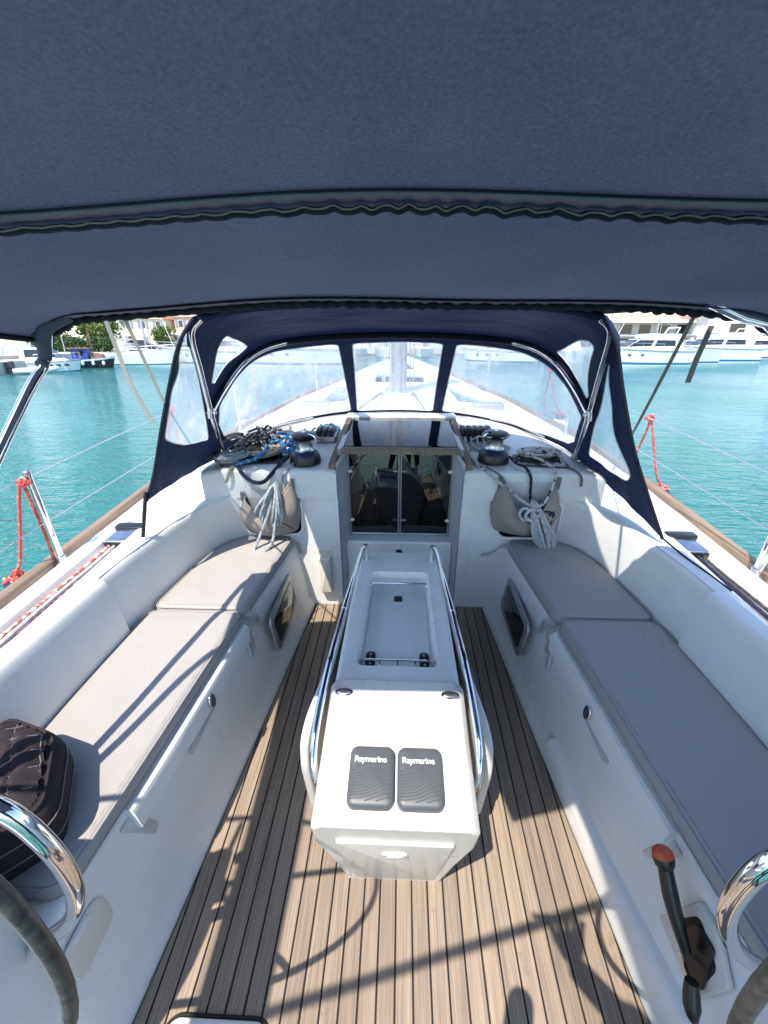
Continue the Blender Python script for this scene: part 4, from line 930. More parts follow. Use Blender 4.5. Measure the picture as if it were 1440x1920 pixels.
def ropeobj(name, path, r, m, label, cat='rope', n=None, group='ropes and lines in the cockpit', seg=7):
    return tag(obj(name, tube(path, r, seg, n), m), label, cat, group)
def hank(top, width, length, turns, y, rnd, lean=0, tail=0):
    """a hung coil: long narrow loops that share their top"""
    P = []; x0, z0 = top
    for k in range(turns):
        w = width * (.35 + .65 * rnd.random()); l = length * (.72 + .28 * rnd.random()); dx = (rnd.random() - .5) * width * .55; ph = rnd.random() * .3; sw = lean * l
        for t in np.linspace(0, 2 * math.pi, 14, endpoint=False):
            q = (1 - math.cos(t)) / 2
            P.append((x0 + dx * q + sw * q + w / 2 * math.sin(t) * (.35 + .65 * q), y - .02 - .035 * math.sin(math.pi * q) - .012 * math.sin(3 * k + t), z0 - l * q + .012 * ((k % 3) - 1)))
    return P
rnd = random.Random(3)
P = hank((-.628, .81), .15, .25, 15, 1.98, rnd, -.28)
P += [(-.66, 1.93, .70), (-.70, 1.91, .60), (-.735, 1.88, .52), (-.75, 1.86, .488), (-.73, 1.84, .486), (-.69, 1.85, .488), (-.66, 1.90, .52), (-.64, 1.93, .62), (-.60, 1.955, .74)]
ropeobj('rope_hank', P, .0078, M['r_grey'], 'grey blue rope hank hanging over the bag in front of cabin wall', 'rope hank', 440)
ropeobj('rope_hank', hank((.665, .735), .13, .31, 11, 1.98, rnd, .42) + [(.66, 1.93, .70), (.62, 1.925, .72), (.60, 1.93, .69), (.62, 1.925, .655), (.67, 1.92, .66), (.70, 1.92, .70), (.65, 1.915, .715), (.625, 1.915, .68), (.66, 1.91, .655)], .0082, M['r_pale'], 'pale grey knotted rope coil drooping onto the shaded cushion', 'rope hank', 420)
def tangle(x0, x1, y0, y1, n, h, rnd, zf=None):
    P = []; x, y, a = (x0 + x1) / 2, (y0 + y1) / 2, rnd.random() * 6
    for k in range(n):
        a += (rnd.random() - .35) * 1.6; st = .035 + .03 * rnd.random(); x += math.cos(a) * st; y += math.sin(a) * st
        if not x0 < x < x1: a = math.pi - a; x = min(max(x, x0), x1)
        if not y0 < y < y1: a = -a; y = min(max(y, y0), y1)
        z = (zf or zc)(x, y); P.append((x, y, z + .008 + h * rnd.random() * (1 - abs(2 * (x - x0) / (x1 - x0) - 1) ** 2)))
    return P
def coil(cx, cy, rx, ry, turns, rot, rnd, tilt=(0, 0), z0=.008, dz=.004):
    P = []
    for k in range(turns * 14):
        t = 2 * math.pi * k / 14; f = .82 + .18 * math.sin(1.7 * k / 14 + 2) + .05 * rnd.random()
        x, y = rx * f * math.cos(t), ry * f * math.sin(t); X, Y = cx + x * math.cos(rot) - y * math.sin(rot), cy + x * math.sin(rot) + y * math.cos(rot)
        P.append((X, Y, zc(X, Y) + z0 + dz * k / 14 + tilt[0] * x + tilt[1] * y))
    return P
ropeobj('rope_tangle', tangle(-.97, -.68, 2.20, 2.54, 90, .10, rnd), .0078, M['r_black'], 'black flecked rope tangle at the foot of the steel bow', 'rope', 420)
ropeobj('rope_tangle', tangle(-.80, -.54, 2.18, 2.46, 62, .065, rnd), .0072, M['r_blue'], 'bright blue rope tangle behind the sunlit winch', 'rope', 240)
ropeobj('rope_tangle', tangle(-.88, -.56, 2.30, 2.58, 60, .06, rnd), .0075, M['r_white'], 'pale flecked rope tangle beneath the dodger window', 'rope', 240)
ropeobj('rope_tangle', tangle(-.56, -.40, 2.36, 2.56, 26, .04, rnd), .0055, M['r_tan'], 'thin tan line tails over the clutches with blue tails', 'rope', 140)
ropeobj('rope_tangle', tangle(-.52, -.38, 2.50, 2.60, 16, .05, rnd), .0055, M['r_blue'], 'short blue tails on top of the rope clutch', 'rope', 90)
ropeobj('rope_tangle', tangle(-.97, -.78, 2.06, 2.26, 30, .05, rnd), .0085, M['r_charcoal'], 'thick charcoal rope heaped at the coachroof corner', 'rope', 160)
ropeobj('rope_coil', coil(-.88, 2.10, .085, .05, 6, .5, rnd, (0, 0), .03, .007), .0082, M['r_grey'], 'grey green hank of rope at the front corner of the pile', 'rope coil', 150)
ropeobj('rope_coil', coil(-.76, 2.20, .11, .06, 5, .25, rnd, (0, 0), .02, .006), .0078, M['r_tan'], 'tan rope hank in the middle of the pile', 'rope coil', 130)
ropeobj('rope_coil', coil(-.90, 2.14, .10, .09, 2, 1.1, rnd, (.5, .2), .075, .004), .0105, M['r_charcoal'], 'stiff charcoal rope loop standing up from the pile', 'rope coil', 60)
ropeobj('thick_line', [(-.60, 2.15, .895), (-.62, 2.10, .885), (-.66, 2.03, .845), (-.70, 2.005, .81), (-.75, 2.005, .808), (-.80, 2.02, .835), (-.835, 2.045, .885), (-.80, 2.12, .90), (-.74, 2.20, .905), (-.70, 2.26, .90)], .0105, M['r_navy'], 'thick navy line drooping over the coachroof edge by the winch', 'rope', 70)
ropeobj('thick_line', [(-.84, 2.04, .892), (-.80, 2.035, .905), (-.76, 2.08, .905), (-.72, 2.16, .92), (-.76, 2.28, .93), (-.70, 2.24, .905), (-.62, 2.22, .90), (-.56, 2.25, .925)], .009, M['r_blue'], 'bright blue line looping in front of the rope pile', 'rope', 60)
ropeobj('bag_line', [(-.555, 2.10, .885), (-.565, 2.05, .875), (-.60, 2.022, .84), (-.60, 2.01, .80), (-.595, 2.0, .76)], .0055, M['r_grey'], 'thin grey line dropping from the winch into the rope bag', 'rope', 30)
wl = zc(.4, 2.3)
ropeobj('flecked_line', [(.375, 2.42, .925), (.37, 2.30, .90), (.385, 2.16, .885), (.42, 2.06, .872), (.455, 2.02, .855), (.50, 2.012, .82), (.56, 2.0, .775), (.62, 1.97, .735), (.68, 1.955, .71), (.73, 1.965, .74), (.76, 1.99, .80), (.775, 2.01, .845), (.775, 2.045, .88), (.75, 2.13, .89), (.70, 2.22, .895), (.76, 2.28, .90), (.84, 2.25, .892), (.86, 2.20, .89)], .0075, M['r_white'], 'white flecked line sagging across the shaded rope bag', 'rope', 130)
ropeobj('black_line', [(.585, 2.20, .89), (.60, 2.12, .885), (.635, 2.06, .882), (.655, 2.022, .85), (.66, 2.012, .80), (.665, 2.005, .74), (.68, 1.99, .69)], .0075, M['r_black'], 'black flecked line running down into the shaded rope bag', 'rope', 50)
ropeobj('rope_tangle', [(p[0], 1.985 - .04 * rnd.random(), .60 + (p[1] - 2.1) * .5) for p in tangle(.67, .78, 2.0, 2.28, 46, .0, rnd)], .0068, M['r_black'], 'black flecked rope bundle inside the shaded bag', 'rope', 240)
ropeobj('rope_coil', coil(.76, 2.26, .125, .055, 4, .15, rnd, (0, 0), .012, .005), .0065, M['r_white'], 'flat white flecked coil on the smoked deck hatch', 'rope coil', 120)
ropeobj('rope_tangle', tangle(.40, .62, 2.26, 2.40, 26, .012, rnd), .006, M['r_pale'], 'pale grey tails between the clutches and the shaded winch', 'rope', 150)
for k in range(4):
    x = .37 + .036 * k
    ropeobj('clutch_tail', [(x, 2.42, .935), (x - .004, 2.36, .915), (x + .002 * k, 2.31, .895), (x + .03, 2.29, .892)], .0052, M['r_pale'], f'pale tail from the five lever clutch bank, {("nearest the hatch runner", "second from the hatch runner", "third from the hatch runner", "nearest the winch")[k]}', 'rope', 20, group='clutch tails')
P = [(.495 + .066 * math.cos(t), 2.185 + .066 * math.sin(t), zc(.495, 2.185) + .141) for t in np.linspace(-1.2, 4.2, 26)]
ropeobj('winch_turn', [(.40, 2.36, .93), (.415, 2.24, .99)] + P, .0045, M['r_white'], 'white line turned round the jaws of the shaded winch', 'rope')
tag(obj('winch_tie', ribbon([(.445, 2.10, .868), (.475, 2.05, .866), (.505, 2.024, .852), (.535, 2.018, .815)], .010, (1, .3, 0), 14), M['grey_strap']), 'grey tie tape hanging from the shaded winch base', 'strap')
tag(obj('winch_tie', ribbon([(-.87, 2.05, .875), (-.875, 2.02, .86), (-.885, 2.012, .83), (-.90, 2.01, .80)], .018, (1, 0, .2), 12), M['grey_strap']), 'grey tape end below the grey green rope hank', 'strap')
tag(obj('winch_tie', ribbon([(.86, 2.12, .874), (.885, 2.06, .868), (.905, 2.022, .85), (.912, 2.016, .80)], .014, (1, .3, 0), 12), M['grey_strap']), 'grey tape end beyond the smoked deck hatch', 'strap')

# sheets in the coaming gutters
for s in (-1, 1):
    lab = 'sunlit' if s < 0 else 'shaded'
    fl = thing('sheet_lead', f'steel sheet lead block in the gutter of the {lab} coaming', 'lead block', (s * 1.25, 1.62, .67), 'sheet leads')
    obj('housing', slab(rpoly([(-.05, -.07), (.05, -.07), (.045, .07), (-.045, .07)], .015), .036, .008, frame((s * 1.25, 1.635, .668), (1, 0, 0), (0, 1, 0))), M['steel'], fl)
    obj('mouth', slab(rrect(.084, .028, .008), .006, .002, frame((s * 1.25, 1.5655, .686), (1, 0, 0), (0, 0, 1))), M['black'], fl)
    obj('backplate', slab(rrect(.13, .05, .012), .046, .004, frame((s * 1.25, 1.70, .668), (1, 0, 0), (0, 1, 0))), M['black'], fl)
    mats = (('r_redfleck', 'red flecked'), ('r_pale', 'pale grey'), ('r_purple', 'maroon flecked')) if s < 0 else (('r_purple', 'maroon flecked'), ('r_navy', 'navy'), ('r_charcoal', 'charcoal'))
    for k, (m, nm) in enumerate(mats):
        x = 1.224 + .024 * k
        if s < 0: x = 1.272 - .024 * k
        P = [(s * x, 1.60, .684), (s * (x + .003), 1.45, .678), (s * (x + .006 + .004 * k), 1.2, .677), (s * (x + .008), .9, .677), (s * (x + .004), .5, .677), (s * x, -.4, .677)]
        ropeobj('sheet', P, .0072 if k < 2 else .006, M[m], f'{nm} sheet lying in the gutter of the {lab} coaming', 'rope', 60, 'sheets in the gutters')
    # inspection line moulded in the coaming top
tag(obj('shock_cord', tube([(1.125 + DX, 1.60, .745), (1.14, 1.50, .725), (1.16, 1.40, .722), (1.185, 1.28, .716)], .004, 6, 20), M['black']), 'black shock cord from the dodger corner along the shaded coaming', 'cord')

# ------------------------------------------------------------------ lifelines, stanchions, fender lines
for s in (-1, 1):
    lab = 'sunlit' if s < 0 else 'shaded'
    for y in ((1.497, 3.6, 5.4) if s < 0 else (1.50, 3.6, 5.4)):
        x = s * min(1.45, hb(y) - .06); st = thing('stanchion', f'steel lifeline stanchion {"beside the sheet lead" if y < 2 else "forward of the dodger" if y < 5 else "near the bow"} on the {lab} deck', 'stanchion', (x, y, .62), 'lifeline stanchions')
        obj('tube', tube([(x, y, .62), (x, y, 1.045)], .0125, 12), M['chrome'], st); obj('foot', lathe([(.03, 0), (.03, .012), (.018, .02), (.018, .05)], (x, y, .62)), M['steel'], st)
        obj('cap', lathe([(.014, 0), (.014, .012), (.006, .018)], (x, y, 1.043)), M['steel'], st)
    for z in (1.035, .835):
        P = [(s * 1.45, -1.0, z), (s * 1.45, 1.5, z), (s * min(1.45, hb(3.6) - .06), 3.6, z), (s * (hb(5.4) - .06), 5.4, z), (s * .1, 8.5, z)]
        tag(obj('lifeline', tube(P, .0027, 6), M['steel']), f'{"upper" if z > 1 else "lower"} white lifeline wire along the {lab} deck', 'lifeline', 'lifelines')
gate = thing('push_pit_rail', 'grey steel guard rail at the shaded deck edge', 'rail', (1.47, 1.4, .63))
obj('tube', tube([(1.455, 1.50, .64), (1.46, 1.46, .80), (1.465, 1.36, .90), (1.465, 1.0, .95), (1.46, .3, .95)], .014, 12, 40), M['steel'], gate)
obj('foot', lathe([(.032, 0), (.032, .012), (.02, .02), (.018, .045)], (1.455, 1.50, .62)), M['steel'], gate)
def fender(s, y, lab, topz, spread):
    f = thing('fender', f'white fender hanging outboard on a red line, {lab}', 'fender', (s * 1.62, y, 0), 'fenders')
    x = s * 1.625
    obj('body', lathe([(.02, 0), (.06, .03), (.095, .09), (.1, .2), (.1, .52), (.09, .6), (.05, .66), (.02, .68)], (x, y, -.12), seg=20), M['white_plastic'], f)
    obj('eye', lathe([(.03, 0), (.045, .02), (.045, .05), (.03, .07)], (x, y, .53), seg=14), M['navy_plastic'], f)
    kz = 1.03
    obj('line', tube([(s * 1.45, y + .03, kz), (s * 1.47, y + .02, .98), (s * 1.56, y, .70), (x, y, .60)], .0065, 8, 24), M['r_red'], f)
    obj('line', tube([(s * 1.45, y + .03, kz), (s * 1.465, y + .05, .95), (s * 1.485, y + .05 + spread, .68), (s * 1.53, y + .06 + spread, .60), (x, y + .03, .585)], .0065, 8, 24), M['r_red'], f)
    obj('knot', tube(tangle(s * 1.45 - .018, s * 1.45 + .018, y + .012, y + .048, 22, .03, rnd, lambda a, b: kz - .02), .0065, 7, 80), M['r_red'], f)
    obj('knot', tube(tangle(x - .028, x + .028, y - .03, y + .03, 22, .04, rnd, lambda a, b: .58), .0065, 7, 80), M['r_red'], f)
fender(-1, 1.43, 'beside the sunlit stanchion', 1.03, .02)
fender(-1, 2.62, 'half hidden by the sunlit dodger wing', 1.03, .05)
fender(1, 2.50, 'beyond the shaded dodger wing', 1.03, .10)
fender(-1, 4.3, 'seen through the sunlit dodger window', 1.03, .08)
fender(1, 4.4, 'seen through the shaded dodger window', 1.03, .08)
# white hatch corner at the feet
hc = thing('floor_hatch', 'white rounded hatch lid edge on the floor at the helm', 'hatch', (-.42, .27, 0))
obj('lid', slab(rrect(.26, .22, .035, 6), .012, .005, lambda p: (p[0] - .44, p[1] + .268, p[2] + .001)), M['gelcoat_cream'], hc)
obj('seal', tube([(x - .44, y + .268, .003) for x, y in rrect(.27, .23, .04, 6)], .005, 6, closed=True), M['rubber'], hc)

# ------------------------------------------------------------------ the photographer at the helm (casts the shadow on the floor)
def skin_body(name, V, E, rad, m, parent, sub=2):
    me = bpy.data.meshes.new(name); me.from_pydata(V, E, []); o = bpy.data.objects.new(name, me); me.materials.append(m); link(o, parent)
    sk = o.modifiers.new('skin', 'SKIN'); sk.use_smooth_shade = True
    for i, r in enumerate(rad): me.skin_vertices[0].data[i].radius = (r, r)
    me.skin_vertices[0].data[0].use_root = True
    sb = o.modifiers.new('smooth', 'SUBSURF'); sb.levels = sub; sb.render_levels = sub
    return o
per = thing('person', 'person in dark clothes at the helm holding up a phone', 'person', (.20, -.31, 0))
x0, y0 = .20, -.31
V = [(x0, y0, .88), (x0, y0, 1.10), (x0, y0, 1.34), (x0, y0, 1.45), (x0, y0 + .02, 1.54), (x0, y0 + .03, 1.64),
     (x0 - .17, y0, 1.38), (x0 - .24, y0 + .05, 1.12), (x0 - .16, y0 + .26, 1.24), (x0 + .17, y0, 1.38), (x0 + .25, y0 + .02, 1.18), (x0 + .02, y0 + .16, 1.40), (x0 - .08, y0 + .20, 1.50),
     (x0 - .10, y0, .82), (x0 - .12, y0 + .02, .45), (x0 - .12, y0 - .02, .07), (x0 - .12, y0 + .12, .04), (x0 + .10, y0, .82), (x0 + .12, y0 + .02, .45), (x0 + .12, y0 - .02, .07), (x0 + .12, y0 + .12, .04)]
Eg = [(0, 1), (1, 2), (2, 3), (3, 4), (4, 5), (2, 6), (6, 7), (7, 8), (2, 9), (9, 10), (10, 11), (11, 12), (0, 13), (13, 14), (14, 15), (15, 16), (0, 17), (17, 18), (18, 19), (19, 20)]
rad = [.14, .13, .14, .07, .06, .10, .065, .048, .035, .065, .048, .034, .03, .095, .065, .045, .035, .095, .065, .045, .035]
skin_body('body', V, Eg, rad, M['cloth_dark'], per)
hx, hy, hz = x0 - .08, y0 + .21, 1.54
V = [(hx, hy - .02, hz - .03), (hx, hy, hz)]; Eg = [(0, 1)]; rad = [.026, .034]
for k, (dx, l) in enumerate(((-.028, .07), (-.01, .082), (.009, .078), (.027, .062), (-.045, .05))):
    b = len(V); V += [(hx + dx, hy + .01, hz + .03), (hx + dx * 1.2, hy + .03, hz + .03 + l * .5), (hx + dx * 1.25, hy + .02, hz + .03 + l)]; Eg += [(1, b), (b, b + 1), (b + 1, b + 2)]; rad += [.011, .009, .008]
skin_body('hand', V, Eg, rad, M['skin'], per, 1)
ph = thing('phone', 'black phone held up in front of the helm', 'phone', (hx, -.06, 1.60))
obj('case', slab(rrect(.072, .15, .01), .009, .003, frame((.06, -.055, 1.61), (1, 0, 0), (0, -.42, .9))), M['black'], ph)

# ------------------------------------------------------------------ the harbour around
aboard = False
M['concrete'] = mat('quay_concrete', (.50, .46, .40), .85, var=.16, vscale=.7, bump=.3, bscale=3, bdist=.03)
M['concrete_pale'] = mat('pale_concrete', (.62, .60, .55), .85, var=.12, vscale=.5)
M['weed'] = mat('wet_quay_foot', (.13, .12, .09), .6, var=.2, vscale=1.5)
M['paving'] = mat('quay_paving', (.48, .45, .41), .9, var=.12, vscale=.4)
M['hull_white'] = mat('white_hull', (.80, .81, .82), .2, var=.02, vscale=.5, coat=.3)
M['hull_dark'] = mat('dark_hull', (.03, .03, .04), .35, var=.15, vscale=1)
M['stripe_blue'] = mat('blue_stripe', (.03, .16, .32), .4, var=.05)
M['antifoul'] = mat('teal_antifoul', (.05, .22, .24), .6, var=.1)
M['boat_glass'] = mat('boat_window', (.02, .024, .03), .08, var=.1, spec=.7)
M['blue_cabin'] = mat('blue_painted_cabin', (.04, .07, .36), .45, var=.08, vscale=2)
M['boat_wood'] = mat('varnished_wood', (.24, .12, .06), .45, var=.2, vscale=3)
M['grey_cover'] = mat('grey_sail_cover', (.30, .31, .33), .8, var=.1, vscale=2)
M['tarp_blue'] = mat('blue_tarpaulin', (.07, .10, .36), .6, var=.12, vscale=2, bump=.4, bscale=5, bdist=.05)
M['wall_pink'] = mat('pink_beige_render', (.56, .42, .33), .9, var=.06, vscale=.6)
M['wall_sand'] = mat('sand_render', (.66, .56, .42), .9, var=.06, vscale=.6)
M['wall_rose'] = mat('rose_render', (.52, .34, .27), .9, var=.06, vscale=.6)
M['wall_white'] = mat('white_render', (.76, .74, .69), .9, var=.05, vscale=.4)
M['tile_roof'] = mat('clay_roof', (.36, .17, .10), .9, var=.15, vscale=3, bump=.5, bscale=8, bdist=.05)
M['shutter'] = mat('grey_shutter', (.22, .25, .28), .6, var=.1)
M['pole'] = mat('galvanised_pole', (.45, .46, .47), .45, .6, var=.08)
M['blue_rail'] = mat('pale_blue_steel', (.25, .48, .60), .5, var=.1)
M['red_paint'] = mat('red_paint', (.55, .06, .04), .5, var=.08)
M['parasol_red'] = cloth('red_parasol', (.55, .14, .12), (.42, .09, .08), .9, trans=.3)
M['parasol_white'] = cloth('white_parasol', (.75, .73, .68), (.62, .60, .56), .9, trans=.3)
M['bark'] = mat('bark', (.13, .10, .075), .9, var=.2, vscale=4)
M['car_paint'] = mat('dark_car', (.05, .05, .07), .3, var=.1, coat=.5)
def leafmat(name, a, b):
    m, nt, bs, N, lk = nodes(name); oi = N('ShaderNodeTexCoord'); n = noise(N, lk, oi.outputs['Object'], 1.1, 4)
    r = ramp(N, lk, n.outputs['Fac'], [(.3, a), (.7, b)]); lk(r.outputs[0], bs.inputs['Base Color']); bs.inputs['Roughness'].default_value = .6
    tr = N('ShaderNodeBsdfTranslucent'); lk(r.outputs[0], tr.inputs[0]); mx = N('ShaderNodeMixShader'); mx.inputs[0].default_value = .35
    lk(bs.outputs[0], mx.inputs[1]); lk(tr.outputs[0], mx.inputs[2]); lk(mx.outputs[0], nt.nodes['Material Output'].inputs[0]); return m
M['leaf_a'] = leafmat('fresh_leaves', (.05, .11, .02), (.13, .17, .03)); M['leaf_b'] = leafmat('dark_leaves', (.025, .07, .02), (.06, .11, .03))
W = WATER_Z; QZ = .42
quay = [(-130, 24), (-37.0, 27), (-34.0, 40.5), (-33.0, 52.5), (-12, 60), (-6.5, 84), (75, 88), (140, 92), (140, 330), (-130, 330)]
o = obj('quay', ([(x, y, z) for z in (W - 2, QZ) for x, y in quay], [tuple(range(10, 20))] + [(k, (k + 1) % 10, 10 + (k + 1) % 10, 10 + k) for k in range(10)]), M['paving'], smooth=False)
tag(o, kind='structure')
# kerb stones along the quay edge, and the wet foot of the wall
edge = quay[1:8]
for a, b in zip(edge[:-1], edge[1:]):
    a, b = np.array(a, float), np.array(b, float); Ld = np.linalg.norm(b - a); d = (b - a) / Ld; nn = np.array((d[1], -d[0])); k = max(1, int(Ld / 5.2))
    for i in range(k):
        p = a + d * (Ld * i / k + .03); q = a + d * (Ld * (i + 1) / k - .03)
        V = [(*(e + nn * f), z) for z in (W + .25, QZ + .06) for e, f in ((p, .10), (q, .10), (q, -.5), (p, -.5))]
        obj('kerb_stone', (V, [(0, 3, 2, 1), (4, 5, 6, 7), (0, 1, 5, 4), (1, 2, 6, 5), (2, 3, 7, 6), (3, 0, 4, 7)]), M['concrete' if i % 3 else 'concrete_pale'], o, smooth=False)
    V = [(*(e + nn * .14), z) for z in (W - 1, W + .27) for e in (a, b)] + [(*(e - nn * .1), W + .27) for e in (a, b)]
    obj('wall_foot', (V, [(0, 1, 3, 2), (2, 3, 5, 4)]), M['weed'], o, smooth=False)

def place(loc, head):
    c, s_ = math.cos(head), math.sin(head)
    return lambda p: (loc[0] + p[0] * c - p[1] * s_, loc[1] + p[0] * s_ + p[1] * c, p[2] + W)
def hull_mesh(L, B, fb, xf, sheer=.25, flare=.82, bowrake=.10, z0=-.35):
    L_ = []; N_ = 26
    for i in range(N_ + 1):
        t = i / N_; b = B / 2 * (min(1, .82 + .5 * t) if t < .4 else math.cos((t - .4) / .6 * math.pi / 2) ** .62) if t < 1 else .0
        h = fb * (1 + sheer * t * t); x = -L / 2 + L * t; row = []
        for k, v in enumerate((0, .25, .5, .8, 1.0)):
            xx = x - (1 - v) * bowrake * L * t ** 3; bb = b * (flare + (1 - flare) * v); row.append((xx, -bb, z0 + (h - z0) * v))
        row2 = [(p[0], -p[1], p[2]) for p in row[::-1]]; L_.append(row + row2)
    vf = rows(L_); V = [xf(p) for p in vf[0]]; F = list(vf[1]); F.append(tuple(range(10)))
    F += [(i * 10 + 4, i * 10 + 5, (i + 1) * 10 + 5, (i + 1) * 10 + 4) for i in range(N_)]
    return V, F
def band_mesh(L, B, fb, xf, v0, v1, sheer, flare=.82, bowrake=.10, z0=-.35, out=.012):
    L_ = []; R_ = []; N_ = 26
    for i in range(N_ + 1):
        t = i / N_; b = B / 2 * (min(1, .82 + .5 * t) if t < .4 else math.cos((t - .4) / .6 * math.pi / 2) ** .62) if t < 1 else .0
        h = fb * (1 + sheer * t * t); x = -L / 2 + L * t; r1 = []
        for v in (v0, v1): r1.append((x - (1 - v) * bowrake * L * t ** 3 + out * (t > .97), -(b * (flare + (1 - flare) * v)) - out, z0 + (h - z0) * v))
        L_.append([xf(p) for p in r1]); R_.append([xf((p[0], -p[1], p[2])) for p in r1])
    return join(rows(L_), rows(R_))[:2]
def cabin_mesh(prof, w0, w1, xf):
    n = len(prof); zs = [p[1] for p in prof]; z0, z1 = min(zs), max(zs); V = []
    for s in (-1, 1):
        for x, z in prof: V.append(xf((x, s * (w0 + (w1 - w0) * (z - z0) / max(z1 - z0, .01)) / 2, z)))
    return V, [tuple(range(n)), tuple(range(n, 2 * n))[::-1]] + [(k, (k + 1) % n, n + (k + 1) % n, n + k) for k in range(n)]
def side_window(prof, w0, w1, z0, z1, quad, xf, out=.012):
    V = []
    for s in (-1, 1):
        for x, z in quad: V.append(xf((x, s * ((w0 + (w1 - w0) * (z - z0) / (z1 - z0)) / 2 + out), z)))
    return V, [(0, 1, 2, 3), (7, 6, 5, 4)]
def side_windows(name, a, parent):
    V, F = side_window(*a)
    for k in (0, 4): obj(name, (V[k:k + 4], [(0, 1, 2, 3)]), M['boat_glass'], parent, smooth=False)
def boat_rail(b, L, B, fb, xf, z=.6, t0=.35, t1=.98, n=7):
    P = []
    for t in np.linspace(t0, t1, n):
        bb = B / 2 * (math.cos((t - .4) / .6 * math.pi / 2) ** .62 if t >= .4 else 1) * .94; P.append((-L / 2 + L * t, bb, fb * (1 + .25 * t * t)))
    for s in (-1, 1): obj('guard_rail', tube([xf((p[0], s * p[1], p[2] + z)) for p in P], .022, 5), M['pole'], b)
    for p in P:
        for s in (-1, 1): obj('rail_post', tube([xf((p[0], s * p[1], p[2])), xf((p[0], s * p[1], p[2] + z))], .018, 5), M['pole'], b)
def motor_yacht(loc, head, L, B, fb, label, flybridge=True, stripe='stripe_blue', group='boats moored along the quay'):
    xf = place(loc, head); b = thing('motor_yacht', label, 'motor yacht', (loc[0], loc[1], W), group)
    obj('hull', hull_mesh(L, B, fb, xf, .35), M['hull_white'], b, angle=50)
    obj('boot_stripe', band_mesh(L, B, fb, xf, .22, .33, .35), M[stripe], b)
    obj('rubbing_strake', band_mesh(L, B, fb, xf, .90, .955, .35, out=.03), M['grey_cover'], b)
    w0, w1 = B * .74, B * .56; z0 = fb * .98; z1 = fb + 1.15
    prof = [(-L * .40, z0), (L * .30, z0 + .05), (L * .20, z0 + .35), (L * .06, z1 - .05), (-L * .02, z1), (-L * .36, z1)]
    cb = obj('cabin', cabin_mesh(prof, w0, w1, xf), M['hull_white'], b, bevel=.04)
    side_windows('windscreen', (prof, w0, w1, z0, z1, [(L * .195, z0 + .40), (L * .07, z1 - .12), (-L * .08, z1 - .12), (-L * .05, z0 + .45)], xf), cb)
    side_windows('window', (prof, w0, w1, z0, z1, [(-L * .08, z0 + .45), (-L * .11, z1 - .12), (-L * .30, z1 - .14), (-L * .30, z0 + .45)], xf), cb)
    V = [xf((L * .193 + .02, s * w0 * .40, z0 + .40)) for s in (-1, 1)] + [xf((L * .068 + .02, s * w1 * .46, z1 - .09)) for s in (1, -1)]
    obj('front_windscreen', (V, [(0, 1, 2, 3)]), M['boat_glass'], cb)
    if flybridge:
        fp = [(-L * .36, z1), (-L * .01, z1), (L * .02, z1 + .35), (-L * .05, z1 + .5), (-L * .36, z1 + .38)]
        obj('flybridge', cabin_mesh(fp, w1 * .95, w1 * .9, xf), M['hull_white'], b, bevel=.03)
        obj('radar_arch', tube([xf((-L * .28, -w1 * .48, z1)), xf((-L * .33, -w1 * .42, z1 + 1.1)), xf((-L * .33, w1 * .42, z1 + 1.1)), xf((-L * .28, w1 * .48, z1))], .07, 8), M['hull_white'], b)
        obj('aerial', tube([xf((-L * .33, .2, z1 + 1.1)), xf((-L * .36, .2, z1 + 3))], .015, 5), M['pole'], b)
    for i in range(3):
        t = .55 + .12 * i; bb = B / 2 * math.cos((t - .4) / .6 * math.pi / 2) ** .62
        for s in (-1, 1): obj('porthole', slab(ell(.20, .09, 14), .02, .006, frame(xf((-L / 2 + L * t, s * (bb * .955 + .01), fb * .72)), tuple(np.array(xf((1, s * -.25 * (t + .3), .0))) - np.array(xf((0, 0, 0)))), (0, 0, 1))), M['boat_glass'], b)
    boat_rail(b, L, B, fb, xf)
    return b, xf
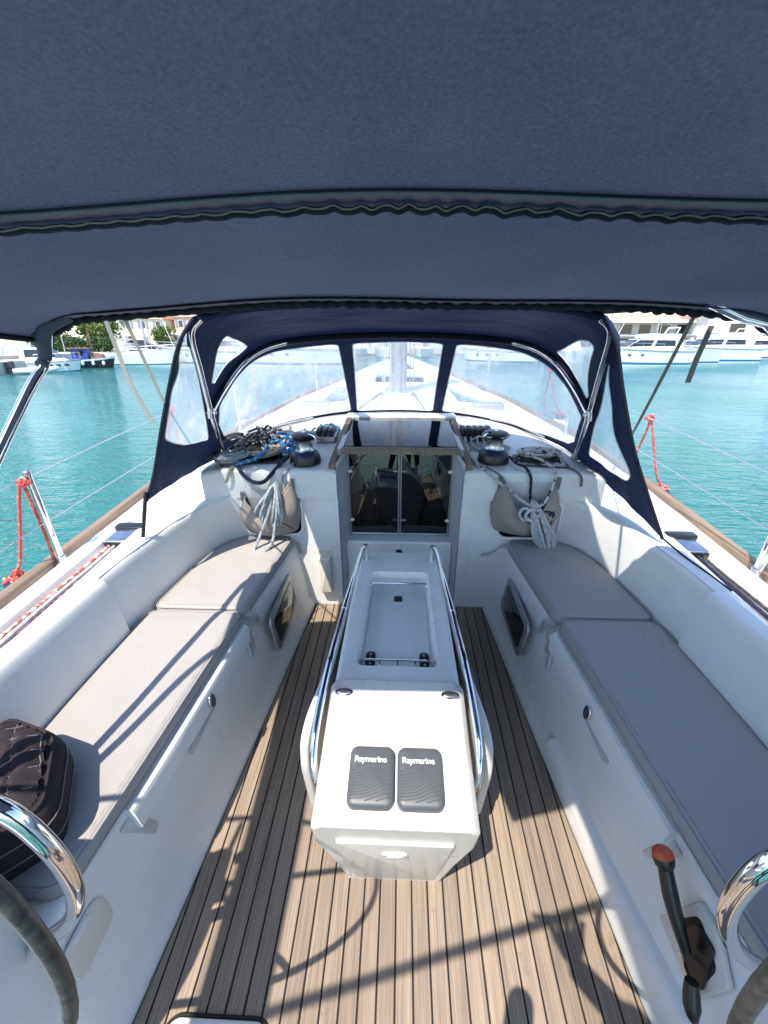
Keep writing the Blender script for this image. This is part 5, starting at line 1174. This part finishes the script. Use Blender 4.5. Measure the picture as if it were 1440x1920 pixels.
def sail_yacht(loc, head, L, B, fb, label, mast=13, cover=True, group='boats moored along the quay', fend=()):
    xf = place(loc, head); b = thing('sailing_boat', label, 'sailing boat', (loc[0], loc[1], W), group)
    obj('hull', hull_mesh(L, B, fb, xf, .18, .74, .05), M['hull_white'], b, angle=50)
    obj('boot_stripe', band_mesh(L, B, fb, xf, .24, .32, .18, .74, .05), M['stripe_blue'], b)
    prof = [(-L * .14, fb), (L * .24, fb + .06), (L * .14, fb + .34), (-L * .14, fb + .46)]
    cb = obj('cabin', cabin_mesh(prof, B * .62, B * .5, xf), M['hull_white'], b, bevel=.03)
    side_windows('window', (prof, B * .62, B * .5, fb, fb + .46, [(L * .12, fb + .16), (L * .10, fb + .28), (-L * .11, fb + .34), (-L * .11, fb + .17)], xf), cb)
    obj('mast', tube([xf((L * .08, 0, fb + .3)), xf((L * .08, 0, mast))], .085, 8), M['pole'], b)
    bo = obj('boom', tube([xf((L * .08, 0, fb + 1.3)), xf((-L * .30, 0, fb + 1.35))], .07, 8), M['pole'], b)
    if cover: obj('sail_cover', tube([xf((L * .09, 0, fb + 2.1)), xf((L * .06, 0, fb + 1.55)), xf((-L * .1, 0, fb + 1.5)), xf((-L * .29, 0, fb + 1.45))], [.10, .20, .18, .10], 10, 16), M['grey_cover'], bo)
    sp = [(-L * .16, fb + .42), (-L * .05, fb + .42), (-L * .08, fb + .95), (-L * .16, fb + 1.0)]
    obj('spray_hood', cabin_mesh(sp, B * .5, B * .42, xf), M['grey_cover'], b, bevel=.03)
    for s in (-1, 1): obj('shroud', tube([xf((L * .06, s * B * .44, fb)), xf((L * .08, 0, mast * .96))], .012, 4), M['pole'], b)
    obj('forestay', tube([xf((L * .48, 0, fb * 1.15)), xf((L * .08, 0, mast * .96))], .03, 5), M['hull_white'], b)
    boat_rail(b, L, B, fb, xf, .55)
    for t, s in fend:
        bb = B / 2 * (math.cos((t - .4) / .6 * math.pi / 2) ** .62 if t > .4 else 1)
        obj('fender', lathe([(.02, 0), (.1, .06), (.12, .2), (.12, .6), (.08, .72), (.02, .76)], xf((-L / 2 + L * t, s * (bb * .9 + .14), .05)), seg=12), M['hull_dark'], b)
    return b, xf

# boats along the sunny far quay
xf = place((-30.1, 42.6), R(12)); fb = thing('fishing_boat', 'small dark fishing boat with a blue cabin moored at the quay', 'fishing boat', (-30.1, 42.6, W), 'boats moored along the quay')
obj('hull', hull_mesh(4.6, 1.7, .72, xf, .5, .7), M['hull_dark'], fb); obj('gunwale', band_mesh(4.6, 1.7, .72, xf, .86, .99, .5, .7, out=.03), M['hull_white'], fb)
prof = [(-1.3, .6), (.1, .6), (.1, 1.75), (-1.3, 1.75)]
cb = obj('cabin', cabin_mesh(prof, 1.05, 1.0, xf), M['blue_cabin'], fb, smooth=False)
obj('cabin_roof', slab([(-1.5, -.7), (.35, -.7), (.35, .7), (-1.5, .7)], .08, .02, lambda p: xf((p[0], p[1], p[2] + 1.75))), M['boat_wood'], fb)
side_windows('window', (prof, 1.05, 1.0, .6, 1.75, [(-.95, 1.15), (-.25, 1.15), (-.25, 1.58), (-.95, 1.58)], xf), cb)
obj('fore_shelter', cabin_mesh([(.3, .7), (1.4, .8), (1.2, 1.25), (.35, 1.35)], .9, .6, xf), M['boat_wood'], fb, smooth=False)
obj('mast', tube([xf((.45, 0, .8)), xf((.30, 0, 3.6))], .05, 7), M['boat_wood'], fb)
for k in range(4): obj('fender', lathe([(.02, 0), (.12, .05), (.14, .2), (.12, .36), (.02, .4)], xf((-1.2 + .9 * k, -.86, .28)), seg=12), M['hull_white'], fb)
xf = place((-28.9, 34.4), R(28)); di = thing('dinghy', 'pale inflatable dinghy with a black outboard by the pontoon', 'dinghy', (-28.9, 34.4, W), 'boats moored along the quay')
obj('tube_collar', tube([xf(p) for p in ((-1.3, -.55, .25), (.5, -.58, .28), (1.2, -.3, .36), (1.4, 0, .4), (1.2, .3, .36), (.5, .58, .28), (-1.3, .55, .25))], .2, 10, 40), M['hull_white'], di)
obj('floor_pan', slab([(-1.2, -.4), (1.0, -.4), (1.0, .4), (-1.2, .4)], .05, 0, lambda p: xf((p[0], p[1], p[2] + .1))), M['grey_cover'], di)
ob = obj('outboard_motor', slab(rrect(.42, .30, .08), .50, .1, lambda p: xf((p[0] - 1.45, p[1], p[2] + .5))), M['hull_dark'], di); obj('outboard_leg', tube([xf((-1.45, 0, .6)), xf((-1.5, 0, -.2))], .09, 8), M['hull_dark'], ob)
sail_yacht((-27.9, 47.8), R(-4), 8.2, 2.6, 1.25, 'white sailing boat lying between the fishing boat and the motor yacht', 12, False)
motor_yacht((-21.6, 50.2), R(184), 11.5, 3.6, 1.45, 'white flybridge motor yacht with its bow toward the sailing boat')
motor_yacht((-11.2, 47.0), R(190), 12.5, 4.0, 1.7, 'large white motor yacht seen through the sunlit dodger window', True)
sail_yacht((-2.6, 72), R(-82), 10, 3.2, 1.2, 'white sailing boat lying bow-on left of our mast', 14)
sail_yacht((3.4, 73), R(-97), 10, 3.2, 1.2, 'white sailing boat lying bow-on right of our mast', 14)
motor_yacht((12.0, 56), R(172), 9.5, 3.2, 1.3, 'white motor boat seen through the shaded dodger window', False)
motor_yacht((20.5, 60), R(95), 9, 3.2, 1.3, 'white motor boat stern-on near the small dodger window', False)
sail_yacht((30.0, 54), R(186), 12.5, 3.9, 1.55, 'large white sailing yacht with black fenders beyond the shaded dodger wing', 16, True, fend=((.42, 1), (.55, 1), (.68, 1), (.8, 1)))
sail_yacht((27.5, 60.5), R(178), 11.5, 3.6, 1.5, 'white sailing yacht half hidden behind the one with black fenders', 15, True)
motor_yacht((40, 66), R(185), 10, 3.4, 1.4, 'white motor boat by the timber pier', False)
motor_yacht((25.6, 50.5), R(188), 11.0, 3.6, 1.5, 'white flybridge yacht just beyond the shaded dodger wing', True)
motor_yacht((38.5, 59.0), R(184), 12.0, 3.8, 1.6, 'tall white flybridge yacht behind the grey strap', True)
motor_yacht((51.0, 71.0), R(182), 11.0, 3.6, 1.5, 'white flybridge yacht nearest the red buoy', True)
motor_yacht((-30.0, 37.4), R(20), 4.8, 1.9, .75, 'small white day boat between the dinghy and fishing boat', False)
sail_yacht((-23.5, 55.0), R(-10), 9.0, 2.9, 1.3, 'white sailing boat moored behind the flybridge motor yacht', 13, True)
xf = place((62, 77.5), R(180)); bt = thing('covered_boat', 'boat under a blue tarpaulin beside the pale quay', 'boat', (62, 77.5, W), 'boats moored along the quay')
obj('hull', hull_mesh(7, 2.4, .8, xf), M['hull_white'], bt)
def tarp(u, v):
    x = -3.6 + 7 * u; a = (2 * v - 1); w = 1.3 * (1 if u < .5 else math.cos((u - .5) * 2 * math.pi / 2) ** .6 + .02)
    return xf((x, a * w, .72 + .95 * (1 - abs(a) ** 1.3) * (.7 + .3 * math.sin(8 * u)) * (1 - u ** 4)))
obj('tarpaulin', grid(tarp, 24, 12), M['tarp_blue'], bt)

# plants on the quay
def tree(x, y, h, r, m, label, n=1500, group='trees behind the quay'):
    rnd = random.Random(int(abs(x * 31 + y * 7))); t = thing('tree', label, 'tree', (x, y, QZ), group)
    limbs = [tube([(x, y, QZ), (x + .05, y, QZ + h * .25), (x + .1 * r, y, QZ + h * .55)], [.16, .12, .07], 8, 8)]
    for k in range(6):
        a = k * 1.05 + rnd.random(); limbs.append(tube([(x + .03, y, QZ + h * (.22 + .05 * k)), (x + .35 * r * math.cos(a), y + .35 * r * math.sin(a), QZ + h * (.42 + .04 * k)), (x + .7 * r * math.cos(a), y + .7 * r * math.sin(a), QZ + h * (.55 + .06 * k))], [.06, .04, .02], 6, 7))
    obj('trunk', join(*limbs)[:2], M['bark'], t)
    cl = [(x + r * .75 * math.cos(a) * q, y + r * .75 * math.sin(a) * q, QZ + h * (.42 + .5 * rnd.random()), r * (.26 + .22 * rnd.random())) for a, q in ((rnd.random() * 6.28, math.sqrt(rnd.random())) for _ in range(16))]
    V, F = [], []
    for k in range(n):
        c = cl[rnd.randrange(len(cl))]; d = Vector((rnd.gauss(0, 1), rnd.gauss(0, 1), rnd.gauss(0, 1))).normalized() * c[3] * (.55 + .5 * rnd.random())
        p = Vector(c[:3]) + Vector((d.x, d.y, d.z * .8)); u = Vector((rnd.gauss(0, 1), rnd.gauss(0, 1), rnd.gauss(0, 1))).normalized(); w = u.orthogonal().normalized(); s_ = .10 + .09 * rnd.random(); b = len(V)
        V += [tuple(p + u * s_), tuple(p + w * s_ * .6), tuple(p - u * s_), tuple(p - w * s_ * .6)]; F.append((b, b + 1, b + 2, b + 3))
    obj('crown', (V, F), M[m], t, smooth=False)
tl = ['leafy bright green tree at the pontoon end', 'yellow green tree above the fishing boat cabin', 'broad green tree behind the fishing boat mast', 'dark green tree behind the pale blue railing', 'small yellow green tree near the white parasol', 'round shrub tree beside the red parasol', 'dark tree behind the far boats']
for i, (x, y, h, r, m) in enumerate(((-44.5, 58, 4.2, 2.2, 'leaf_a'), (-41.5, 60, 4.0, 2.0, 'leaf_a'), (-38.6, 59, 4.3, 2.1, 'leaf_a'), (-47.5, 57, 3.4, 2.1, 'leaf_b'), (-32.0, 61, 3.0, 1.5, 'leaf_a'), (-29.6, 66, 2.6, 1.4, 'leaf_a'), (-14, 75, 4.5, 2.6, 'leaf_b'))):
    tree(x, y, h, r, m, tl[i])
def hedge(x0, x1, y, h, label):
    rnd = random.Random(5); t = thing('hedge', label, 'hedge', ((x0 + x1) / 2, y, QZ)); V, F = [], []
    for k in range(2600):
        p = Vector((x0 + (x1 - x0) * rnd.random(), y + rnd.gauss(0, .4), QZ + h * (rnd.random() ** .7) * (.85 + .2 * math.sin(k)))); u = Vector((rnd.gauss(0, 1), rnd.gauss(0, 1), rnd.gauss(0, 1))).normalized(); w = u.orthogonal(); s_ = .16; b = len(V)
        V += [tuple(p + u * s_), tuple(p + w * s_ * .6), tuple(p - u * s_), tuple(p - w * s_ * .6)]; F.append((b, b + 1, b + 2, b + 3))
    o = obj('foliage', (V, F), M['leaf_b'], t, smooth=False); obj('stem', tube([((x0 + x1) / 2, y, QZ), ((x0 + x1) / 2, y, QZ + h * .7)], .08, 6), M['bark'], t)
hedge(-46, -36, 55.5, 1.7, 'clipped green hedge below the trees on the quay')

# houses
def house(x, y, w, d, h, m, label, gable=True, floors=2, cols=3, group='houses behind the harbour'):
    b = thing('house', label, 'house', (x, y, QZ), group)
    obj('wall', box(x - w / 2, x + w / 2, y, y + d, QZ, QZ + h), M[m], b, smooth=False)
    if gable:
        V = [(x - w / 2 - .3, y - .3, QZ + h), (x + w / 2 + .3, y - .3, QZ + h), (x + w / 2 + .3, y + d + .3, QZ + h), (x - w / 2 - .3, y + d + .3, QZ + h), (x, y - .3, QZ + h + w * .22), (x, y + d + .3, QZ + h + w * .22)]
        rf = obj('roof', (V, [(0, 4, 5, 3), (1, 2, 5, 4), (0, 1, 4), (2, 3, 5), (0, 3, 2, 1)]), M['tile_roof'], b, smooth=False)
        obj('gable', ([(x - w / 2, y - .31, QZ + h + .02), (x + w / 2, y - .31, QZ + h + .02), (x, y - .31, QZ + h + w * .2)], [(0, 1, 2)]), M[m], b, smooth=False)
        obj('chimney', box(x + w * .2, x + w * .2 + .5, y + 2, y + 2.5, QZ + h, QZ + h + w * .25), M[m], rf, smooth=False)
    else: obj('roof', box(x - w / 2 - .2, x + w / 2 + .2, y - .2, y + d, QZ + h, QZ + h + .25), M['concrete_pale'], b, smooth=False)
    fh = h / floors
    for f in range(floors):
        for c in range(cols):
            cx = x - w / 2 + w * (c + .5) / cols; z = QZ + f * fh + fh * .35
            if f == 0 and c == cols // 2: obj('door', box(cx - .5, cx + .5, y - .06, y + .05, QZ, QZ + 2.1), M['shutter'], b, smooth=False); continue
            wn_ = obj('window', box(cx - .5, cx + .5, y - .05, y + .05, z, z + 1.35), M['hull_white'], b, smooth=False)
            obj('pane', box(cx - .42, cx + .42, y - .08, y, z + .08, z + 1.27), M['boat_glass'], wn_, smooth=False)
            for s in (-1, 1): obj('shutter', box(cx + s * .76 - .24, cx + s * .76 + .24, y - .07, y, z, z + 1.35), M['shutter'], wn_, smooth=False)
    return b
house(-50, 88, 9, 8, 5.2, 'wall_sand', 'sand house with red roof behind the far trees')
house(-41, 90, 7.5, 8, 5.6, 'wall_pink', 'pink beige gabled house above the green trees')
house(-33.2, 90, 7.0, 8, 6.0, 'wall_rose', 'rose house between the strap and the white parasol')
house(-25.9, 90, 6.8, 8, 6.2, 'wall_pink', 'pink beige house above the red parasol')
house(-18.8, 90, 6.6, 8, 6.0, 'wall_rose', 'rose gabled house nearest the dodger corner')
house(-11, 96, 8, 8, 6, 'wall_sand', 'sand house hidden behind the dodger roof')
tb = thing('terrace_building', 'long pale building with red railed terrace above the moored yachts', 'building', (57, 104, QZ))
obj('wall', box(38, 76, 104, 116, QZ, 6.2), M['wall_white'], tb, smooth=False)
obj('terrace_slab', box(37, 77, 100.5, 104, 5.3, 5.75), M['concrete_pale'], tb, smooth=False)
obj('lower_slab', box(37, 77, 101.5, 104, 2.5, 2.9), M['shutter'], tb, smooth=False)
for i in range(40):
    x = 37.2 + i; obj('railing_post', tube([(x, 100.6, 5.75), (x, 100.6, 6.85)], .05, 5), M['red_paint'], tb)
for z in (6.1, 6.5, 6.85): obj('railing_bar', tube([(37, 100.6, z), (77, 100.6, z)], .035, 5), M['red_paint'], tb)
obj('upper_storey', box(40, 76, 106, 116, 6.2, 10.5), M['wall_sand'], tb, smooth=False)
for i in range(9):
    w_ = obj('window', box(40 + i * 4, 42.4 + i * 4, 103.9, 104.05, 3.2, 5.0), M['boat_glass'], tb, smooth=False)
    obj('window', box(40 + i * 4, 42.4 + i * 4, 103.9, 104.05, QZ + .2, 2.2), M['boat_glass'], tb, smooth=False)
ws = thing('harbour_shed', 'long cream harbour shed behind the orange buoy', 'building', (84, 98, QZ))
obj('wall', box(62, 110, 97, 112, QZ, 6.6), M['wall_white'], ws, smooth=False); obj('roof', box(61.5, 110.5, 96.5, 112.5, 6.6, 6.9), M['concrete_pale'], ws, smooth=False)
obj('window', box(66.5, 69.5, 96.9, 97.1, 3.4, 5.0), M['boat_glass'], ws, smooth=False); obj('notice_board', box(63.0, 64.4, 96.85, 97.05, 2.2, 3.2), M['stripe_blue'], ws, smooth=False)
obj('door', box(73, 75, 96.9, 97.1, QZ, 3), M['shutter'], ws, smooth=False)
# timber pier
pr = thing('timber_pier', 'brown timber pier on posts between the yachts and the quay', 'pier', (48, 82, W))
obj('deck', box(34, 60, 80.5, 83, .35, .6), M['boat_wood'], pr, smooth=False)
for i in range(12):
    obj('post', tube([(34.5 + 2.2 * i, 80.4, W - 1), (34.5 + 2.2 * i, 80.4, 2.2 + .3 * (i % 3))], .13, 8), M['boat_wood'], pr)
obj('hand_rail', tube([(34, 80.4, 1.5), (60, 80.4, 1.5)], .05, 6), M['pole'], pr)
# quay furniture
def parasol(x, y, m, label):
    p = thing('parasol', label, 'parasol', (x, y, QZ), 'cafe parasols'); obj('pole', tube([(x, y, QZ), (x, y, QZ + 2.8)], .035, 6), M['pole'], p)
    obj('canopy', lathe([(1.75, 0), (1.6, .10), (.05, .75), (.0, .78)], (x, y, QZ + 2.15), seg=8), M[m], p, smooth=False)
parasol(-27.0, 69, 'parasol_red', 'faded red cafe parasol on the quay'); parasol(-31.0, 72, 'parasol_white', 'white cafe parasol nearest the red one'); parasol(-35.4, 70, 'parasol_white', 'white cafe parasol behind the bimini strap')
for i, (x, y, h) in enumerate(((-39.5, 52, 7), (-34.2, 55, 9), (-31.3, 56, 11), (-25.2, 64, 10), (49, 90, 9), (66, 91, 8))):
    lp = thing('lamp_post', ['thin lamp post by the hedge', 'tall pole behind the fishing boat', 'tall pole between the sailing boat and trees', 'tall pole behind the red parasol', 'lamp post behind the timber pier', 'lamp post by the harbour shed'][i], 'lamp post', (x, y, QZ), 'lamp posts on the quay')
    obj('pole', tube([(x, y, QZ), (x, y, QZ + h)], .06, 6), M['pole'], lp); obj('lamp_head', slab(rrect(.5, .2, .05), .1, .03, lambda p: (p[0] + x + .2, p[1] + y, p[2] + QZ + h)), M['pole'], lp)
for k in range(7):
    x, y = -36.2 + .28 * k, 30.0 + 1.75 * k; x -= .4
    bs = thing('bike_stand', f'pale blue steel hoop stand on the pontoon, {"nearest first second third fourth fifth farthest".split()[k]} from the bimini strut', 'stand', (x, y, QZ), 'pale blue hoop stands')
    obj('hoop', tube([(x, y, QZ), (x + .1, y + .1, QZ + .75), (x + .45, y + .45, QZ + .95), (x + .85, y + .7, QZ + .7), (x + .9, y + .75, QZ)], .04, 6, 16), M['blue_rail'], bs)
    obj('cross_bar', tube([(x + .07, y + .07, QZ + .5), (x + .87, y + .72, QZ + .5)], .03, 6), M['blue_rail'], bs)
by = thing('mooring_buoy', 'bright red buoy standing on the pale quay edge', 'buoy', (57, 88.2, QZ)); obj('body', lathe([(.2, 0), (.55, .1), (.6, .5), (.5, 1.0), (.25, 1.3), (.2, 1.8), (.0, 1.85)], (57, 88.2, QZ)), M['red_paint'], by); obj('base_ring', lathe([(.7, 0), (.7, .15), (.5, .2)], (57, 88.2, QZ)), M['hull_dark'], by)
for i, (x, y, h) in enumerate(((-33.6, 66, 0), (-37.4, 64.5, .3))):
    c = thing('parked_car', ['dark parked car near the white parasol', 'dark parked car behind the hedge'][i], 'car', (x, y, QZ), 'cars on the quay')
    q = lambda p: (x + p[0] * math.cos(h) - p[1] * math.sin(h), y + p[0] * math.sin(h) + p[1] * math.cos(h), QZ + p[2])
    obj('body', cabin_mesh([(-2, .3), (2, .3), (2.05, .75), (1.1, .9), (.5, 1.4), (-1.2, 1.42), (-1.9, .95), (-2.05, .7)], 1.7, 1.4, q), M['car_paint'], c, bevel=.05)
    side_windows('window', (None, 1.7, 1.4, .3, 1.42, [(1.0, .93), (.45, 1.33), (-1.15, 1.35), (-1.5, .96)], q), c)
    for wx in (-1.25, 1.3):
        for s in (-1, 1): obj('wheel', lathe([(.32, 0), (.32, .2), (.18, .22)], q((wx, s * .85 - .1, .32)), (0, 1, 0), 14), M['hull_dark'], c)
pt = thing('pontoon', 'low concrete pontoon beside the inflatable dinghy', 'pontoon', (-33, 33, W))
V = [(x, y, z) for z in (W - .3, QZ - .25) for x, y in ((-36.9, 27.2), (-30.6, 30.2), (-31.6, 41.0), (-34.0, 40.6))]
obj('float', (V, [(0, 3, 2, 1), (4, 5, 6, 7), (0, 1, 5, 4), (1, 2, 6, 5), (2, 3, 7, 6), (3, 0, 4, 7)]), M['concrete_pale'], pt, smooth=False)
for k in range(4): obj('fender_pad', box(-30.62 - .25 * k, -30.45 - .25 * k, 31.5 + 2.4 * k, 32.1 + 2.4 * k, W + .1, QZ - .3), M['hull_dark'], pt, smooth=False)

# ------------------------------------------------------------------ float the yacht and all that is aboard on the level water
for o in ABOARD:
    o.matrix_basis = TRIM @ o.matrix_basis
